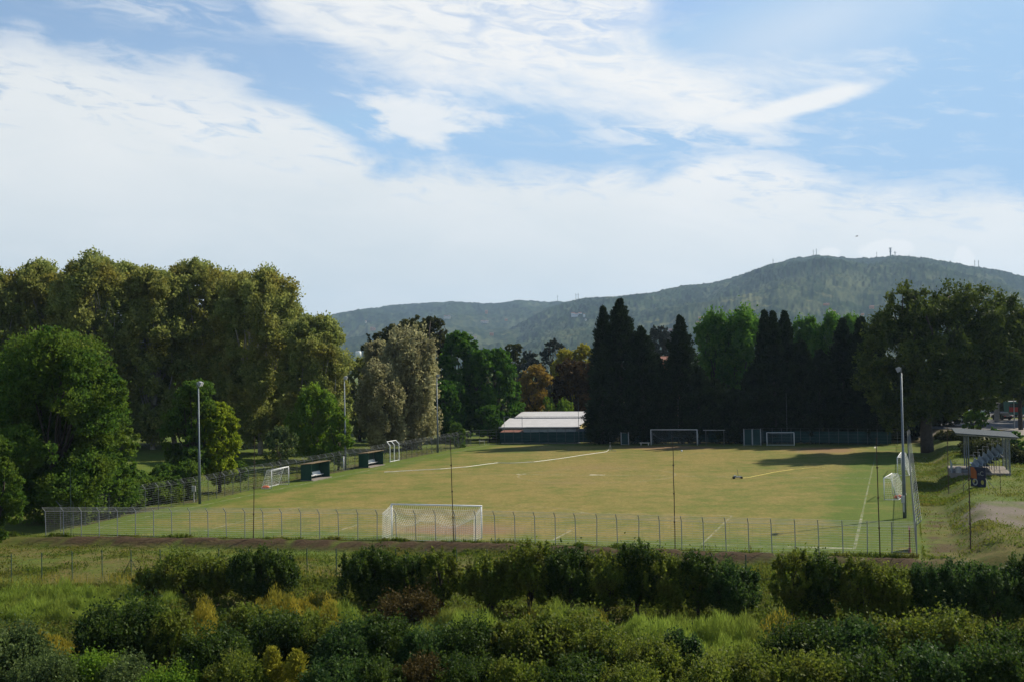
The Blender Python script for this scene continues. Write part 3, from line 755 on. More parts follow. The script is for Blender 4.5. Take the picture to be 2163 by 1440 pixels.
LM = {}
LM['plane'] = leafmat('plane_leaves', (0.100, 0.140, 0.024), (0.350, 0.385, 0.110), 0.52, 0.3, patch=(0.26, 0.215, 0.036), pscale=0.22)
LM['acacia'] = leafmat('acacia_leaves', (0.030, 0.085, 0.012), (0.125, 0.205, 0.026), 0.48, 0.15, patch=(0.14, 0.18, 0.02))
LM['bright'] = leafmat('bright_leaves', (0.050, 0.130, 0.010), (0.200, 0.310, 0.026), 0.5, 0.25, patch=(0.17, 0.22, 0.02), pscale=0.5)
LM['silver'] = leafmat('silver_poplar_leaves', (0.18, 0.175, 0.065), (0.52, 0.49, 0.25), 0.40, 0.4, patch=(0.11, 0.095, 0.05))
LM['oak'] = leafmat('oak_leaves', (0.022, 0.034, 0.008), (0.100, 0.105, 0.026), 0.30, 0.25)
LM['deep'] = leafmat('deep_green_leaves', (0.020, 0.080, 0.008), (0.110, 0.215, 0.022), 0.48, 0.2)
LM['conifer'] = leafmat('cypress_sprays', (0.006, 0.012, 0.005), (0.030, 0.050, 0.016), 0.15, 0.08)
LM['cedar'] = leafmat('blue_cedar_needles', (0.030, 0.042, 0.036), (0.090, 0.105, 0.085), 0.12, 0.15)
LM['poplar'] = leafmat('poplar_leaves', (0.036, 0.120, 0.010), (0.150, 0.290, 0.035), 0.5, 0.35)
LM['bigtree'] = leafmat('lime_tree_leaves', (0.022, 0.044, 0.006), (0.130, 0.165, 0.026), 0.38, 0.3)
LM['brown'] = leafmat('autumn_brown_leaves', (0.19, 0.12, 0.024), (0.46, 0.32, 0.06), 0.40, 0.2, patch=(0.14, 0.11, 0.02))
LM['gold'] = leafmat('yellowing_leaves', (0.19, 0.20, 0.018), (0.50, 0.46, 0.04), 0.45, 0.2, patch=(0.16, 0.10, 0.02))
LM['redbrown'] = leafmat('dark_russet_leaves', (0.028, 0.020, 0.007), (0.120, 0.070, 0.020), 0.2, 0.15)
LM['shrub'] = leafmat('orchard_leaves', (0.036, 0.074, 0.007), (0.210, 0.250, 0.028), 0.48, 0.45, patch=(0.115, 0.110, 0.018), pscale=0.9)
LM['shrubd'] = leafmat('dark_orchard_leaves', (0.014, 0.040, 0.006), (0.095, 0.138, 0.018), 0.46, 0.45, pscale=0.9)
LM['shrubb'] = leafmat('bluish_leaves', (0.016, 0.050, 0.010), (0.100, 0.160, 0.030), 0.44, 0.45, pscale=0.9)
LM['yellow'] = leafmat('sunlit_yellow_leaves', (0.10, 0.17, 0.010), (0.34, 0.40, 0.028), 0.55, 0.2, patch=(0.22, 0.27, 0.015))  # yellow of the green tree's sun-lit side, painted in as leaf colour
LM['olive'] = leafmat('grey_olive_leaves', (0.045, 0.078, 0.018), (0.150, 0.200, 0.055), 0.36, 0.4)
LM['thuja'] = leafmat('golden_thuja_sprays', (0.13, 0.14, 0.014), (0.40, 0.37, 0.035), 0.35, 0.2)
LM['russet'] = leafmat('russet_bush_leaves', (0.034, 0.028, 0.008), (0.115, 0.082, 0.022), 0.30, 0.2)
LM['fern'] = leafmat('feathery_weeds', (0.095, 0.155, 0.018), (0.300, 0.380, 0.060), 0.55, 0.1, patch=(0.14, 0.15, 0.03), pscale=0.3)
LM['straw'] = leafmat('golden_stalks', (0.10, 0.12, 0.018), (0.46, 0.36, 0.040), 0.45, 0.1, patch=(0.10, 0.12, 0.02), pscale=0.5)
LM['weed'] = leafmat('mixed_weeds', (0.035, 0.065, 0.009), (0.165, 0.200, 0.028), 0.48, 0.15, patch=(0.09, 0.07, 0.02), pscale=0.4)
LM['grass'] = leafmat('grass_blades', (0.060, 0.105, 0.012), (0.150, 0.185, 0.026), 0.5, 0.1, patch=(0.19, 0.155, 0.035), pscale=0.4)

# ------------------------------------------------------------------ trees
GP = 'tall plane trees beyond the left fence'
for i, (px, top, w, d, lab) in enumerate([
    (-38, 556, 190, 150, 'tall olive green plane tree cut off by the left edge of the view'),
    (78, 545, 170, 153, 'plane tree with a rounded top rising behind the green acacia, leftmost whole one'),
    (190, 529, 175, 148, 'highest plane tree of the left row, with a ragged pointed top'),
    (318, 566, 165, 152, 'plane tree with yellowing leaves low in its crown, above the first floodlight mast'),
    (412, 547, 180, 157, 'plane tree with sky gaps round its forking pale limbs'),
    (545, 563, 195, 150, 'broad plane tree whose crown leans out over the bright green tree by the dugouts'),
    (662, 664, 150, 143, 'shorter plane tree at the right end of the row, beside the distant ridge'),
    (0, 600, 170, 168, 'plane tree of the second row, filling the gap behind the acacia top'),
    (128, 580, 160, 168, 'plane tree of the second row between the two highest at far left'),
    (256, 552, 150, 166, 'plane tree of the second row with a narrow top seen between two ragged ones'),
    (365, 592, 150, 166, 'plane tree of the second row with a low domed top'),
    (478, 572, 150, 167, 'plane tree of the second row just left of the broad leaning one'),
    (602, 640, 130, 165, 'plane tree of the second row sinking behind the shortest one')]):
    tree('plane_tree', lab, px, top, w, d + 26, LM['plane'], 'barkpale', 100 + i, base_frac=0.06, n=46, lr=0.25, cover=1.7, clump=0.34, group=GP, tufty=0.5, squash=0.95, leafk=2.3, shell=0.28, cap=100000, plumes=0.6, trunk_r=0.35)
tree('acacia_tree', 'large bright green acacia in the left corner, in front of the plane trees', 112, 682, 300, 104, LM['acacia'], seed=201, base_frac=0.02, n=26, lr=0.36, cover=2.6, clump=0.26, leafk=2.7, squash=0.75, cap=110000)
tree('acacia_tree', 'dark green acacia low beside the fence corner, skirting the large bright one', 215, 845, 150, 108, LM['acacia'], seed=202, base_frac=0.03, n=14, lr=0.38, cover=2.4, leafk=2.7)
tree('acacia_tree', 'acacia boughs hanging in at the left edge above the dark corner', -18, 915, 120, 92, LM['acacia'], seed=203, base_frac=0.05, n=12, lr=0.36, cover=2.4, leafk=2.6)
tree('acacia_tree', 'shaded acacia at the left edge behind the hanging boughs', 5, 780, 170, 112, LM['deep'], seed=204, base_frac=0.03, n=14, lr=0.38, cover=2.4, leafk=2.7)
tree('ash_tree', 'green tree directly behind the first floodlight mast', 402, 800, 125, 127, LM['acacia'], seed=205, base_frac=0.16, n=16, lr=0.34, cover=2.3, leafk=2.6)
tree('maple_tree', 'yellow green tree with sunlight put into its leaf colour, right of the first floodlight mast', 462, 846, 88, 128, LM['yellow'], seed=206, base_frac=0.10, n=18, lr=0.36, cover=2.4, leafk=2.3)
tree('maple_tree', 'bright green tree behind the second floodlight mast and the dugouts', 665, 815, 100, 158, LM['bright'], seed=207, base_frac=0.08, n=15, lr=0.36, cover=2.4, leafk=2.3, tufty=1.2)
tree('maple_tree', 'small bright green tree touching the second floodlight mast', 712, 868, 58, 154, LM['bright'], seed=208, base_frac=0.06, n=10, lr=0.38, cover=2.4, leafk=2.3)
tree('shrub', 'pale upright shrub behind the portable goal with the sagging net', 590, 905, 70, 150, LM['olive'], seed=209, base_frac=0.02, n=9, lr=0.34, cover=1.5, leafk=2.2, tufty=2.0, cat='shrub')
for i, (px, top, w, d, lab) in enumerate([
    (300, 978, 170, 120, 'low green shrub against the left fence below the acacia'),
    (372, 965, 110, 122, 'low green shrub under the tree behind the first floodlight mast'),
    (240, 1025, 130, 112, 'dark green shrub in the left fence corner'),
    (505, 968, 40, 140, 'small green shrub behind the fence beside the yellow green tree')]):
    tree('shrub', lab, px, top, w, d, LM['acacia'], seed=220 + i, base_frac=0.0, n=10, lr=0.42, cover=2.2, leafk=2.4, cat='shrub', group='shrubs behind the left fence')
tree('poplar_tree', 'tall silvery poplar beside the third floodlight mast', 860, 705, 130, 190, LM['silver'], seed=230, base_frac=0.02, n=26, lr=0.27, cover=2.4, clump=0.30, leafk=2.5, tufty=2.2, squash=1.1, cap=42000)
tree('poplar_tree', 'lower silvery poplar standing in front and left of the tall one', 806, 775, 98, 184, LM['silver'], seed=231, base_frac=0.02, n=20, lr=0.30, cover=2.4, clump=0.30, leafk=2.5, tufty=2.0, squash=1.1)
tree('poplar_tree', 'greyish poplar between the silvery ones and the shortest plane tree', 757, 752, 70, 205, LM['plane'], seed=232, base_frac=0.02, n=14, lr=0.34, cover=2.2, leafk=2.4)
tree('poplar_tree', 'silvery poplar top seen left above the other two', 800, 722, 80, 200, LM['silver'], seed=233, base_frac=0.05, n=14, lr=0.34, cover=2.2, leafk=2.5, tufty=1.5)
tree('oak_tree', 'dark domed tree rising above the silvery poplars against the ridge', 858, 664, 105, 222, LM['oak'], seed=234, base_frac=0.25, n=16, lr=0.36, cover=2.6, leafk=2.3)
tree('oak_tree', 'dark tree shoulder right of the dome above the poplars', 915, 668, 70, 226, LM['oak'], seed=235, base_frac=0.2, n=12, lr=0.38, cover=2.6, leafk=2.3)
tree('oak_tree', 'low dark tree left of the dome, behind the silver crown', 795, 700, 60, 226, LM['oak'], seed=236, base_frac=0.2, n=10, lr=0.38, cover=2.6, leafk=2.3)
tree('acacia_tree', 'dark green acacia right of the third floodlight mast', 968, 696, 110, 216, LM['deep'], seed=240, base_frac=0.02, n=20, lr=0.32, cover=2.5, leafk=2.5)
tree('acacia_tree', 'dark green acacia sloping down towards the clubhouse', 1040, 735, 120, 214, LM['deep'], seed=241, base_frac=0.02, n=20, lr=0.32, cover=2.5, leafk=2.5)
tree('acacia_tree', 'dark green acacia low behind the round tree at the field corner', 940, 800, 100, 207, LM['deep'], seed=242, base_frac=0.02, n=14, lr=0.34, cover=2.5, leafk=2.5)
tree('mulberry_tree', 'small round tree at the corner left of the clubhouse', 1033, 850, 56, 205, LM['deep'], seed=243, base_frac=0.15, n=10, lr=0.4, cover=2.4, leafk=2.3)
tree('pine_tree', 'dark rounded pine against the hills above the russet tree', 1085, 725, 44, 262, LM['oak'], seed=244, base_frac=0.3, n=9, lr=0.42, cover=2.6, leafk=2.2)
tree('cedar_tree', 'blue grey cedar behind the russet tree', 1120, 740, 72, 250, LM['cedar'], seed=245, base_frac=0.2, n=14, lr=0.30, cover=2.3, leafk=2.2, squash=0.45)
tree('cedar_tree', 'blue grey cedar against the hills left of the yellow tree', 1168, 713, 66, 270, LM['cedar'], seed=246, base_frac=0.3, n=14, lr=0.30, cover=2.3, leafk=2.2, squash=0.45)
tree('chestnut_tree', 'russet and orange tree behind the left end of the clubhouse', 1128, 766, 74, 232, LM['brown'], seed=247, base_frac=0.02, n=16, lr=0.34, cover=2.4, leafk=2.3)
tree('elm_tree', 'yellow green tree between the cedar and the cypresses', 1196, 738, 70, 246, LM['gold'], seed=248, base_frac=0.05, n=14, lr=0.34, cover=2.4, leafk=2.3, tufty=1.0)
tree('elm_tree', 'golden tree directly left of the tallest cypress', 1232, 725, 56, 244, LM['gold'], seed=249, base_frac=0.05, n=12, lr=0.36, cover=2.4, leafk=2.3, tufty=1.0)
tree('hornbeam_tree', 'dark russet tree behind the clubhouse roof', 1212, 756, 88, 226, LM['redbrown'], seed=250, base_frac=0.02, n=14, lr=0.4, cover=2.8, leafk=2.3)
tree('shrub', 'fresh green shrub with upright shoots behind the clubhouse ridge at left', 1157, 842, 34, 219, LM['bright'], seed=251, base_frac=0.1, n=9, lr=0.3, cover=1.8, leafk=1.9, cat='shrub', tufty=3.0)
tree('shrub', 'fresh green shrub with upright shoots behind the clubhouse ridge at right', 1192, 846, 44, 219, LM['bright'], seed=252, base_frac=0.1, n=9, lr=0.3, cover=1.8, leafk=1.9, cat='shrub', tufty=3.0)
tree('linden_tree', 'olive green round tree seen between two cypresses against the hills', 1393, 688, 64, 262, LM['cedar'], seed=253, base_frac=0.1, n=14, lr=0.36, cover=2.6, leafk=2.2)
tree('poplar_tree', 'bright green poplar behind the cypresses right of the far goal', 1508, 664, 96, 214, LM['poplar'], seed=254, base_frac=0.05, n=18, lr=0.32, cover=2.4, leafk=2.3, tufty=2.0, squash=1.2)
tree('poplar_tree', 'bright green poplar left of the three clustered cypress tips', 1566, 660, 104, 212, LM['poplar'], seed=255, base_frac=0.05, n=18, lr=0.32, cover=2.4, leafk=2.3, tufty=2.0, squash=1.2)
tree('poplar_tree', 'bright green poplar right of the clustered cypress tips', 1702, 674, 84, 212, LM['poplar'], seed=256, base_frac=0.05, n=16, lr=0.34, cover=2.4, leafk=2.3, tufty=2.0, squash=1.2)
tree('poplar_tree', 'bright green poplar left of the last pair of cypresses', 1748, 664, 74, 212, LM['poplar'], seed=257, base_frac=0.05, n=16, lr=0.34, cover=2.4, leafk=2.3, tufty=2.0, squash=1.2)
tree('poplar_tree', 'bright green poplar peeping between the last pair of cypresses', 1796, 668, 50, 232, LM['poplar'], seed=258, base_frac=0.05, n=12, lr=0.36, cover=2.4, leafk=2.3, tufty=2.0, squash=1.2)
tree('cypress_tree', 'tiny dark cypress tip showing above the bright poplars', 1556, 649, 20, 250, LM['conifer'], seed=259, kind='spire')
GC = 'dark cypresses behind the far fence'
for i, (px, top, w, d, lab) in enumerate([
    (1274, 641, 62, 209, 'dark cypress with the left of the two highest tips'),
    (1309, 626, 96, 207, 'highest dark cypress, right of the pair by the clubhouse'),
    (1270, 742, 52, 206, 'lower dark cypress covering the right end of the clubhouse'),
    (1354, 686, 84, 206, 'dark cypress with a forked tip right of the highest one'),
    (1385, 745, 76, 208, 'lower dark cypress left of the single spire'),
    (1436, 662, 78, 207, 'dark cypress standing as a single spire above the far goal'),
    (1474, 772, 70, 206, 'dark cypress right of the single spire'),
    (1512, 800, 84, 208, 'broad dark cypress in front of the first bright poplar'),
    (1552, 822, 84, 206, 'low dark cypress in front of the second bright poplar'),
    (1588, 772, 70, 208, 'dark cypress left of the three clustered tips'),
    (1614, 650, 52, 209, 'leftmost of the three clustered cypress tips'),
    (1632, 652, 56, 207, 'middle one of the three clustered cypress tips'),
    (1657, 651, 62, 209, 'rightmost of the three clustered cypress tips'),
    (1694, 716, 70, 207, 'dark cypress below the bright poplar right of the cluster'),
    (1730, 735, 76, 206, 'low dark cypress above the small portable goal'),
    (1779, 668, 72, 208, 'left one of the last pair of tall cypresses'),
    (1818, 664, 84, 207, 'right one of the last pair of tall cypresses, next to the big lime tree'),
    (1850, 712, 80, 204, 'dark cypress tucked under the left side of the big lime tree')]):
    tree('cypress_tree', lab, px, top, w * 1.18, d - 12 - (px - 1270) / 550 * 9, LM['conifer'], seed=300 + i, kind='spire', group=GC)
BT = [(-.55, 0, .90, .26, .10), (-.2, .1, .86, .30, .12), (.27, 0, .905, .30, .095), (.6, 0, .85, .30, .11), (.88, 0, .74, .25, .12), (-.8, 0, .73, .26, .12), (-.93, 0, .56, .24, .13), (-.5, .2, .72, .36, .15),
      (0, 0, .68, .45, .18), (.5, .1, .64, .4, .16), (.84, -.1, .56, .33, .12), (.3, -.3, .52, .4, .12), (-.3, -.3, .52, .42, .15), (-.75, 0, .40, .28, .14), (-.5, -.2, .33, .32, .13), (.62, -.2, .45, .33, .08),
      (.12, -.4, .40, .33, .1), (-.78, .1, .30, .2, .08), (.0, .5, .75, .4, .14), (-.45, .5, .45, .4, .16), (.05, -.1, .84, .26, .10), (-.38, -.2, .80, .26, .10), (.45, -.25, .76, .28, .10), (.72, -.1, .66, .28, .1),
      (-.62, -.3, .62, .28, .12), (-.1, -.5, .62, .3, .12), (-.55, .3, .20, .22, .08), (-.45, .3, .26, .25, .10), (.95, 0, .62, .2, .1), (-.98, 0, .45, .2, .1), (-.30, .25, .25, .28, .09), (-.05, .2, .31, .28, .1), (-.5, 0, .28, .25, .1), (.18, .2, .35, .28, .09), (-.25, -.2, .33, .25, .08), (-.27, -.3, .27, .22, .06), (.4, 0, .31, .28, .08), (.66, 0, .34, .25, .08)]
tree('lime_tree', 'huge dark lime tree with a thick trunk beside the right touchline', 1950, 596, 328, 164, LM['bigtree'], seed=350, blobs=[(b[0] + .27,) + b[1:] for b in BT], cover=1.6, clump=0.36, leafk=2.5, tufty=1.0, trunk_r=0.78, cap=110000, shell=0.22)
tree('lime_tree', 'yellow tinged tree behind the right side of the huge lime tree', 2150, 668, 150, 190, LM['bigtree'], seed=351, base_frac=0.25, n=16, lr=0.34, cover=2.4, leafk=2.5, tufty=1.2)
tree('lime_tree', 'shaded tree at the right edge over the bus', 2230, 640, 200, 215, LM['oak'], seed=352, base_frac=0.22, n=18, lr=0.34, cover=2.4, leafk=2.5)
tree('cedar_tree', 'dark spreading cedar over the parked cars', 2062, 690, 170, 236, LM['conifer'], seed=353, base_frac=0.42, n=24, lr=0.26, cover=2.6, leafk=2.2, squash=0.35)
tree('cedar_tree', 'dark cedar behind the parked cars at the right edge', 2150, 700, 170, 262, LM['conifer'], seed=354, base_frac=0.30, n=24, lr=0.28, cover=2.8, leafk=2.4, squash=0.5)
tree('holm_oak_tree', 'dark evergreen oak closing the view behind the white car', 2075, 800, 120, 262, LM['oak'], seed=357, base_frac=0.0, n=14, lr=0.38, cover=2.6, leafk=2.6)
tree('holm_oak_tree', 'dark evergreen oak closing the view behind the stone pillar and the bus', 2160, 795, 130, 268, LM['oak'], seed=358, base_frac=0.0, n=14, lr=0.38, cover=2.6, leafk=2.6)
tree('holm_oak_tree', 'dark evergreen oak behind the street lamp under the lime crown', 2000, 800, 110, 264, LM['oak'], seed=359, base_frac=0.0, n=14, lr=0.38, cover=2.6, leafk=2.6)
tree('holm_oak_tree', 'dense dark evergreen oak behind the big trunk', 1905, 770, 110, 190, LM['conifer'], seed=355, base_frac=0.0, n=16, lr=0.36, cover=2.6, leafk=2.4)
tree('holm_oak_tree', 'dense dark evergreen oak between the big trunk and the parked cars', 1990, 810, 110, 205, LM['oak'], seed=356, base_frac=0.0, n=16, lr=0.36, cover=2.6, leafk=2.4)
for i, (px, top, w, d, k, lab) in enumerate([
    (2055, 862, 46, 190, 'bright', 'sunlit green bush in front of the parked white car'),
    (2075, 868, 26, 200, 'deep', 'clipped dark bush right of the sunlit one below the white car'),
    (2052, 897, 60, 150, 'oak', 'dark bush behind the left half of the grandstand roof'),
    (2101, 900, 24, 150, 'deep', 'small rounded bush behind the grandstand roof'),
    (2146, 908, 40, 146, 'deep', 'green bush at the right end of the grandstand roof'),
    (2170, 938, 70, 132, 'oak', 'dark hedge bush right of the grandstand'),
    (2000, 905, 60, 172, 'oak', 'dark bush in shade between the big trunk and the grandstand'),
    (2090, 925, 110, 142, 'oak', 'dark bush in shade behind the grandstand seats')]):
    tree('shrub', lab, px, top, w, d, LM[k], seed=370 + i, base_frac=0.0, n=9, lr=0.42, cover=2.4, leafk=2.2, cat='shrub', group='bushes round the grandstand')
tree('shrub', 'leafy climber spilling over the left fence near the far corner', 965, 892, 42, 192, LM['acacia'], seed=380, base_frac=0.0, n=7, lr=0.4, cover=1.8, leafk=2.0, cat='shrub', tufty=1.0)

# ------------------------------------------------------------------ orchard and shrubs in front
GS = 'shrubs and fruit trees of the overgrown orchard'
FS = [
 ('fruit_tree', 318, 1198, 1262, 62, 'shrub', 'small fruit tree at the left end of the orchard row'),
 ('fruit_tree', 385, 1176, 1268, 110, 'shrub', 'low fruit tree with a forking trunk, second in the orchard row from the left'),
 ('fruit_tree', 462, 1180, 1272, 96, 'shrub', 'fruit tree above the tall golden stalks'),
 ('fruit_tree', 560, 1168, 1282, 130, 'shrubd', 'dark green fruit tree under the left of the thin rusty poles'),
 ('fruit_tree', 778, 1162, 1292, 118, 'shrubd', 'dark fruit tree directly in front of the left goalpost'),
 ('fruit_tree', 862, 1180, 1296, 90, 'shrubd', 'dark fruit tree below the middle of the nearest goal'),
 ('fruit_tree', 930, 1164, 1296, 86, 'shrub', 'rounded fruit tree below the right goalpost'),
 ('fruit_tree', 1030, 1180, 1306, 100, 'shrub', 'olive fruit tree right of the gap beside the braced green post'),
 ('fruit_tree', 1120, 1152, 1306, 120, 'shrub', 'tall leafy fruit tree in the middle of the orchard row'),
 ('fruit_tree', 1205, 1164, 1310, 110, 'shrubd', 'fruit tree right of the tallest middle one'),
 ('fruit_tree', 1282, 1172, 1312, 100, 'shrub', 'fruit tree left of the tallest twigs below the second rusty pole'),
 ('fruit_tree', 1345, 1150, 1312, 100, 'shrubd', 'fruit tree with tall twigs that hide the brown soil'),
 ('fruit_tree', 1410, 1176, 1316, 110, 'shrub', 'fruit tree under the dark green pole'),
 ('fruit_tree', 1470, 1170, 1318, 84, 'shrubd', 'fruit tree at the right end of the middle row, left of the pipe'),
 ('fruit_tree', 1545, 1196, 1324, 108, 'shrubb', 'fruit tree in front of the black pipe'),
 ('fruit_tree', 1680, 1172, 1335, 100, 'shrub', 'fruit tree just right of the braced post with the pipe'),
 ('fruit_tree', 1740, 1180, 1338, 100, 'shrubd', 'fruit tree below the white corner mark of the pitch'),
 ('fruit_tree', 1815, 1184, 1340, 100, 'shrub', 'fruit tree below the right corner of the nearest fence'),
 ('fruit_tree', 1885, 1206, 1344, 92, 'shrub', 'yellowish fruit tree below the red brown panel'),
 ('fruit_tree', 1955, 1200, 1344, 100, 'shrubb', 'bluish fruit tree below the right fence end'),
 ('fruit_tree', 2030, 1190, 1346, 110, 'shrubb', 'bluish fruit tree below the grassy slope'),
 ('fruit_tree', 2105, 1196, 1350, 110, 'shrubb', 'dark bluish fruit tree, last but one at the right edge'),
 ('fruit_tree', 2175, 1178, 1344, 110, 'shrubd', 'dark fruit tree cut off by the right edge'),
 ('shrub', 262, 1290, 1420, 160, 'shrubd', 'wide dark olive shrub right of the golden weeds at left'),
 ('shrub', 356, 1296, 1420, 84, 'shrub', 'dark shrub left of the tall golden stalks'),
 ('shrub', 524, 1280, 1400, 90, 'shrub', 'olive shrub right of the tall golden stalks'),
 ('shrub', 590, 1300, 1425, 110, 'shrubd', 'dark shrub below the yellow weeds under the orchard row'),
 ('shrub', 452, 1350, 1470, 130, 'shrubd', 'dark shrub below the foot of the golden stalks'),
 ('shrub', 655, 1308, 1420, 90, 'shrub', 'shrub between the yellow weeds and the feathery weeds'),
 ('shrub', 740, 1330, 1445, 120, 'shrubb', 'bluish green shrub at the left of the lower row'),
 ('shrub', 825, 1310, 1440, 110, 'shrubd', 'dark green shrub left of the feathery weeds in the middle'),
 ('shrub', 900, 1340, 1455, 110, 'shrubb', 'grey green shrub in front of the feathery weeds in the middle'),
 ('shrub', 985, 1322, 1450, 110, 'shrubd', 'dark shrub right above the russet bush'),
 ('shrub', 870, 1262, 1330, 110, 'russet', 'low brownish shrub in the shade under the dark fruit trees'),
 ('shrub', 1085, 1315, 1440, 110, 'shrub', 'shrub with reddish twigs left of the wide olive brown one'),
 ('shrub', 1190, 1300, 1430, 170, 'shrub', 'wide olive brown shrub in the lower middle'),
 ('shrub', 1285, 1340, 1450, 120, 'shrub', 'olive shrub right of the wide brown one'),
 ('shrub', 1370, 1360, 1480, 110, 'shrub', 'yellow green shrub below the feathery weeds on the right'),
 ('shrub', 1440, 1335, 1450, 70, 'shrubb', 'bluish dark shrub amid the feathery weeds on the right'),
 ('shrub', 1690, 1330, 1440, 120, 'shrubd', 'dark shrub in the shade under the right orchard row'),
 ('shrub', 1790, 1316, 1440, 130, 'shrubb', 'dark bluish shrub under the right orchard row'),
 ('shrub', 1900, 1315, 1430, 140, 'shrub', 'olive shrub with bright tips at lower right'),
 ('shrub', 2020, 1310, 1440, 130, 'shrub', 'green shrub with sunlit tips below the bluish fruit trees'),
 ('shrub', 2120, 1330, 1450, 130, 'shrubd', 'dark shrub at the lower right edge'),
 ('shrub', 12, 1345, 1470, 140, 'olive', 'grey green shrub in the bottom left corner'),
 ('shrub', 95, 1395, 1500, 120, 'olive', 'grey green shrub right of the bottom left corner one'),
 ('shrub', 190, 1388, 1480, 110, 'bright', 'fresh green shrub at the bottom below the wide dark olive one'),
 ('shrub', 275, 1400, 1490, 100, 'olive', 'pale olive shrub at the bottom right of the fresh green one'),
 ('shrub', 375, 1412, 1500, 110, 'bright', 'low fresh green shrub at the bottom under the dark shrubs'),
 ('shrub', 500, 1400, 1500, 110, 'shrub', 'shrub at the bottom left of the golden thujas'),
 ('shrub', 730, 1405, 1510, 130, 'shrubb', 'bluish shrub at the bottom right of the golden thujas'),
 ('shrub', 800, 1400, 1510, 90, 'shrubd', 'dark shrub at the bottom left of the russet bush'),
 ('shrub', 893, 1400, 1500, 100, 'russet', 'reddish brown bush at the bottom edge'),
 ('shrub', 990, 1390, 1500, 110, 'shrubd', 'dark shrub at the bottom right of the reddish brown bush'),
 ('shrub', 1090, 1395, 1500, 120, 'shrub', 'olive shrub at the bottom below the wide brown one'),
 ('shrub', 1210, 1400, 1500, 130, 'shrubd', 'dark shrub along the bottom in the middle right'),
 ('shrub', 1330, 1410, 1510, 120, 'shrub', 'shrub along the bottom left of the lighter weeds'),
 ('shrub', 1470, 1405, 1510, 130, 'shrub', 'yellowish shrub along the bottom under the feathery weeds'),
 ('shrub', 1600, 1390, 1500, 130, 'shrub', 'olive shrub along the bottom right of the feathery weeds'),
 ('shrub', 1720, 1400, 1500, 140, 'shrub', 'light green topped shrub along the bottom at right'),
 ('shrub', 1850, 1392, 1500, 150, 'shrubd', 'dark green shrub along the bottom at right'),
 ('shrub', 1990, 1385, 1500, 150, 'shrubb', 'bluish green shrub along the bottom at right'),
 ('shrub', 2120, 1380, 1500, 150, 'shrubd', 'darkest shrub in the bottom right corner'),
]
def at1(px, py):
    p = at(px, py, -1.0); return p
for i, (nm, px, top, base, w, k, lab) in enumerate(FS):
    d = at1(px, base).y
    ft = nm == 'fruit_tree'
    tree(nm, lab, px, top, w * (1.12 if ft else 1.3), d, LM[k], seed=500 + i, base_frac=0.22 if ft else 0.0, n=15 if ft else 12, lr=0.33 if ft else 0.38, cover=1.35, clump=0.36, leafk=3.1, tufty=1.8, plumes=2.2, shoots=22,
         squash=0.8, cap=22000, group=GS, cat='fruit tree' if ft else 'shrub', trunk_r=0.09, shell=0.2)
# two golden thujas at the bottom edge
for i, (px, top, w, lab) in enumerate([(575, 1366, 62, 'golden thuja at the bottom edge, taller and left one'), (627, 1372, 66, 'golden thuja at the bottom edge, lower and right one')]):
    d = at1(px, 1495).y
    rt = tree('thuja_tree', lab, px, top, w, d, LM['thuja'], seed=600 + i, kind='spire', group='golden thujas')

# ------------------------------------------------------------------ weeds, undergrowth and grass
def at_np(px, py, z):
    px = np.asarray(px, float); py = np.asarray(py, float)
    dx = FW.x + RIGHT.x * (px - 1081.5) / FPX + UP.x * (720 - py) / FPX
    dy = FW.y + RIGHT.y * (px - 1081.5) / FPX + UP.y * (720 - py) / FPX
    dz = FW.z + RIGHT.z * (px - 1081.5) / FPX + UP.z * (720 - py) / FPX
    t = (z - HC) / dz
    return dx * t, dy * t
def weeds(name, label, rects, n, h, m, seed, blade=(0.05, 0.5), spread=0.35, lumps=2.2, lean=0.35, leafy=0.0):
    """rects: ground patches (cx, cy, rx, ry) as seen from here; plants of height h on them"""
    rng = np.random.default_rng(seed); Xs = []; Ys = []; Rs = []
    tot = sum(r[2] * r[3] for r in rects)
    for (cx, cy, rx, ry) in rects:
        k = int(n * rx * ry / tot); a = rng.random(k) * 2 * math.pi; r = np.sqrt(rng.random(k))
        x, y = at_np(cx + rx * r * np.cos(a), cy + ry * r * np.sin(a), -1.0); Xs.append(x); Ys.append(y); Rs.append(r)
    x = np.concatenate(Xs); y = np.concatenate(Ys); z = gz(x, y)
    lump = 0.30 + 0.70 * ss(fbm(x, y, lumps, 3, seed), 0.3, 0.7)
    H = h * lump * (0.55 + 0.6 * vnoise(x, y, 0.5, seed + 8))
    if len(rects) > 1:
        R_ = np.concatenate(Rs); H = H * (0.12 + 0.88 * np.sqrt(np.clip(1 - (R_ * (0.85 + 0.4 * vnoise(x, y, 1.2, seed + 2))) ** 2, 0, 1)))
    lev = rng.random(len(x)) ** 0.6
    zz = z + H * lev
    P = np.stack([x + rng.normal(size=len(x)) * .05, y, zz], 1)
    A = rng.normal(size=(len(x), 3)) * lean; A[:, 2] = np.abs(A[:, 2]) + (1.0 - leafy)
    A = unit(A)
    sz = blade[1] * (0.5 + rng.random(len(x)))
    V, Fq = leaf_arrays(P, A, sz, rng, blade[0] / blade[1] * 2)
    pl = vnoise(x, y, 0.35, seed + 3)
    tint = np.clip(0.15 + 0.5 * pl + 0.35 * rng.random(len(x)), 0, 1)
    o = mesh_np(name, V, Fq, m, tint=np.repeat(tint, 4))
    return tag(o, label, None, None, 'stuff')
weeds('undergrowth', 'tangled mixed undergrowth between the orchard shrubs', [(1080, 1345, 1350, 120)], 170000, 0.95, LM['weed'], 11, (0.045, 0.20), lean=0.8, leafy=0.6)
weeds('undergrowth_front', 'undergrowth in the foreground', [(1080, 1450, 1300, 60)], 50000, 0.9, LM['weed'], 12, (0.05, 0.2), lean=0.8, leafy=0.6)
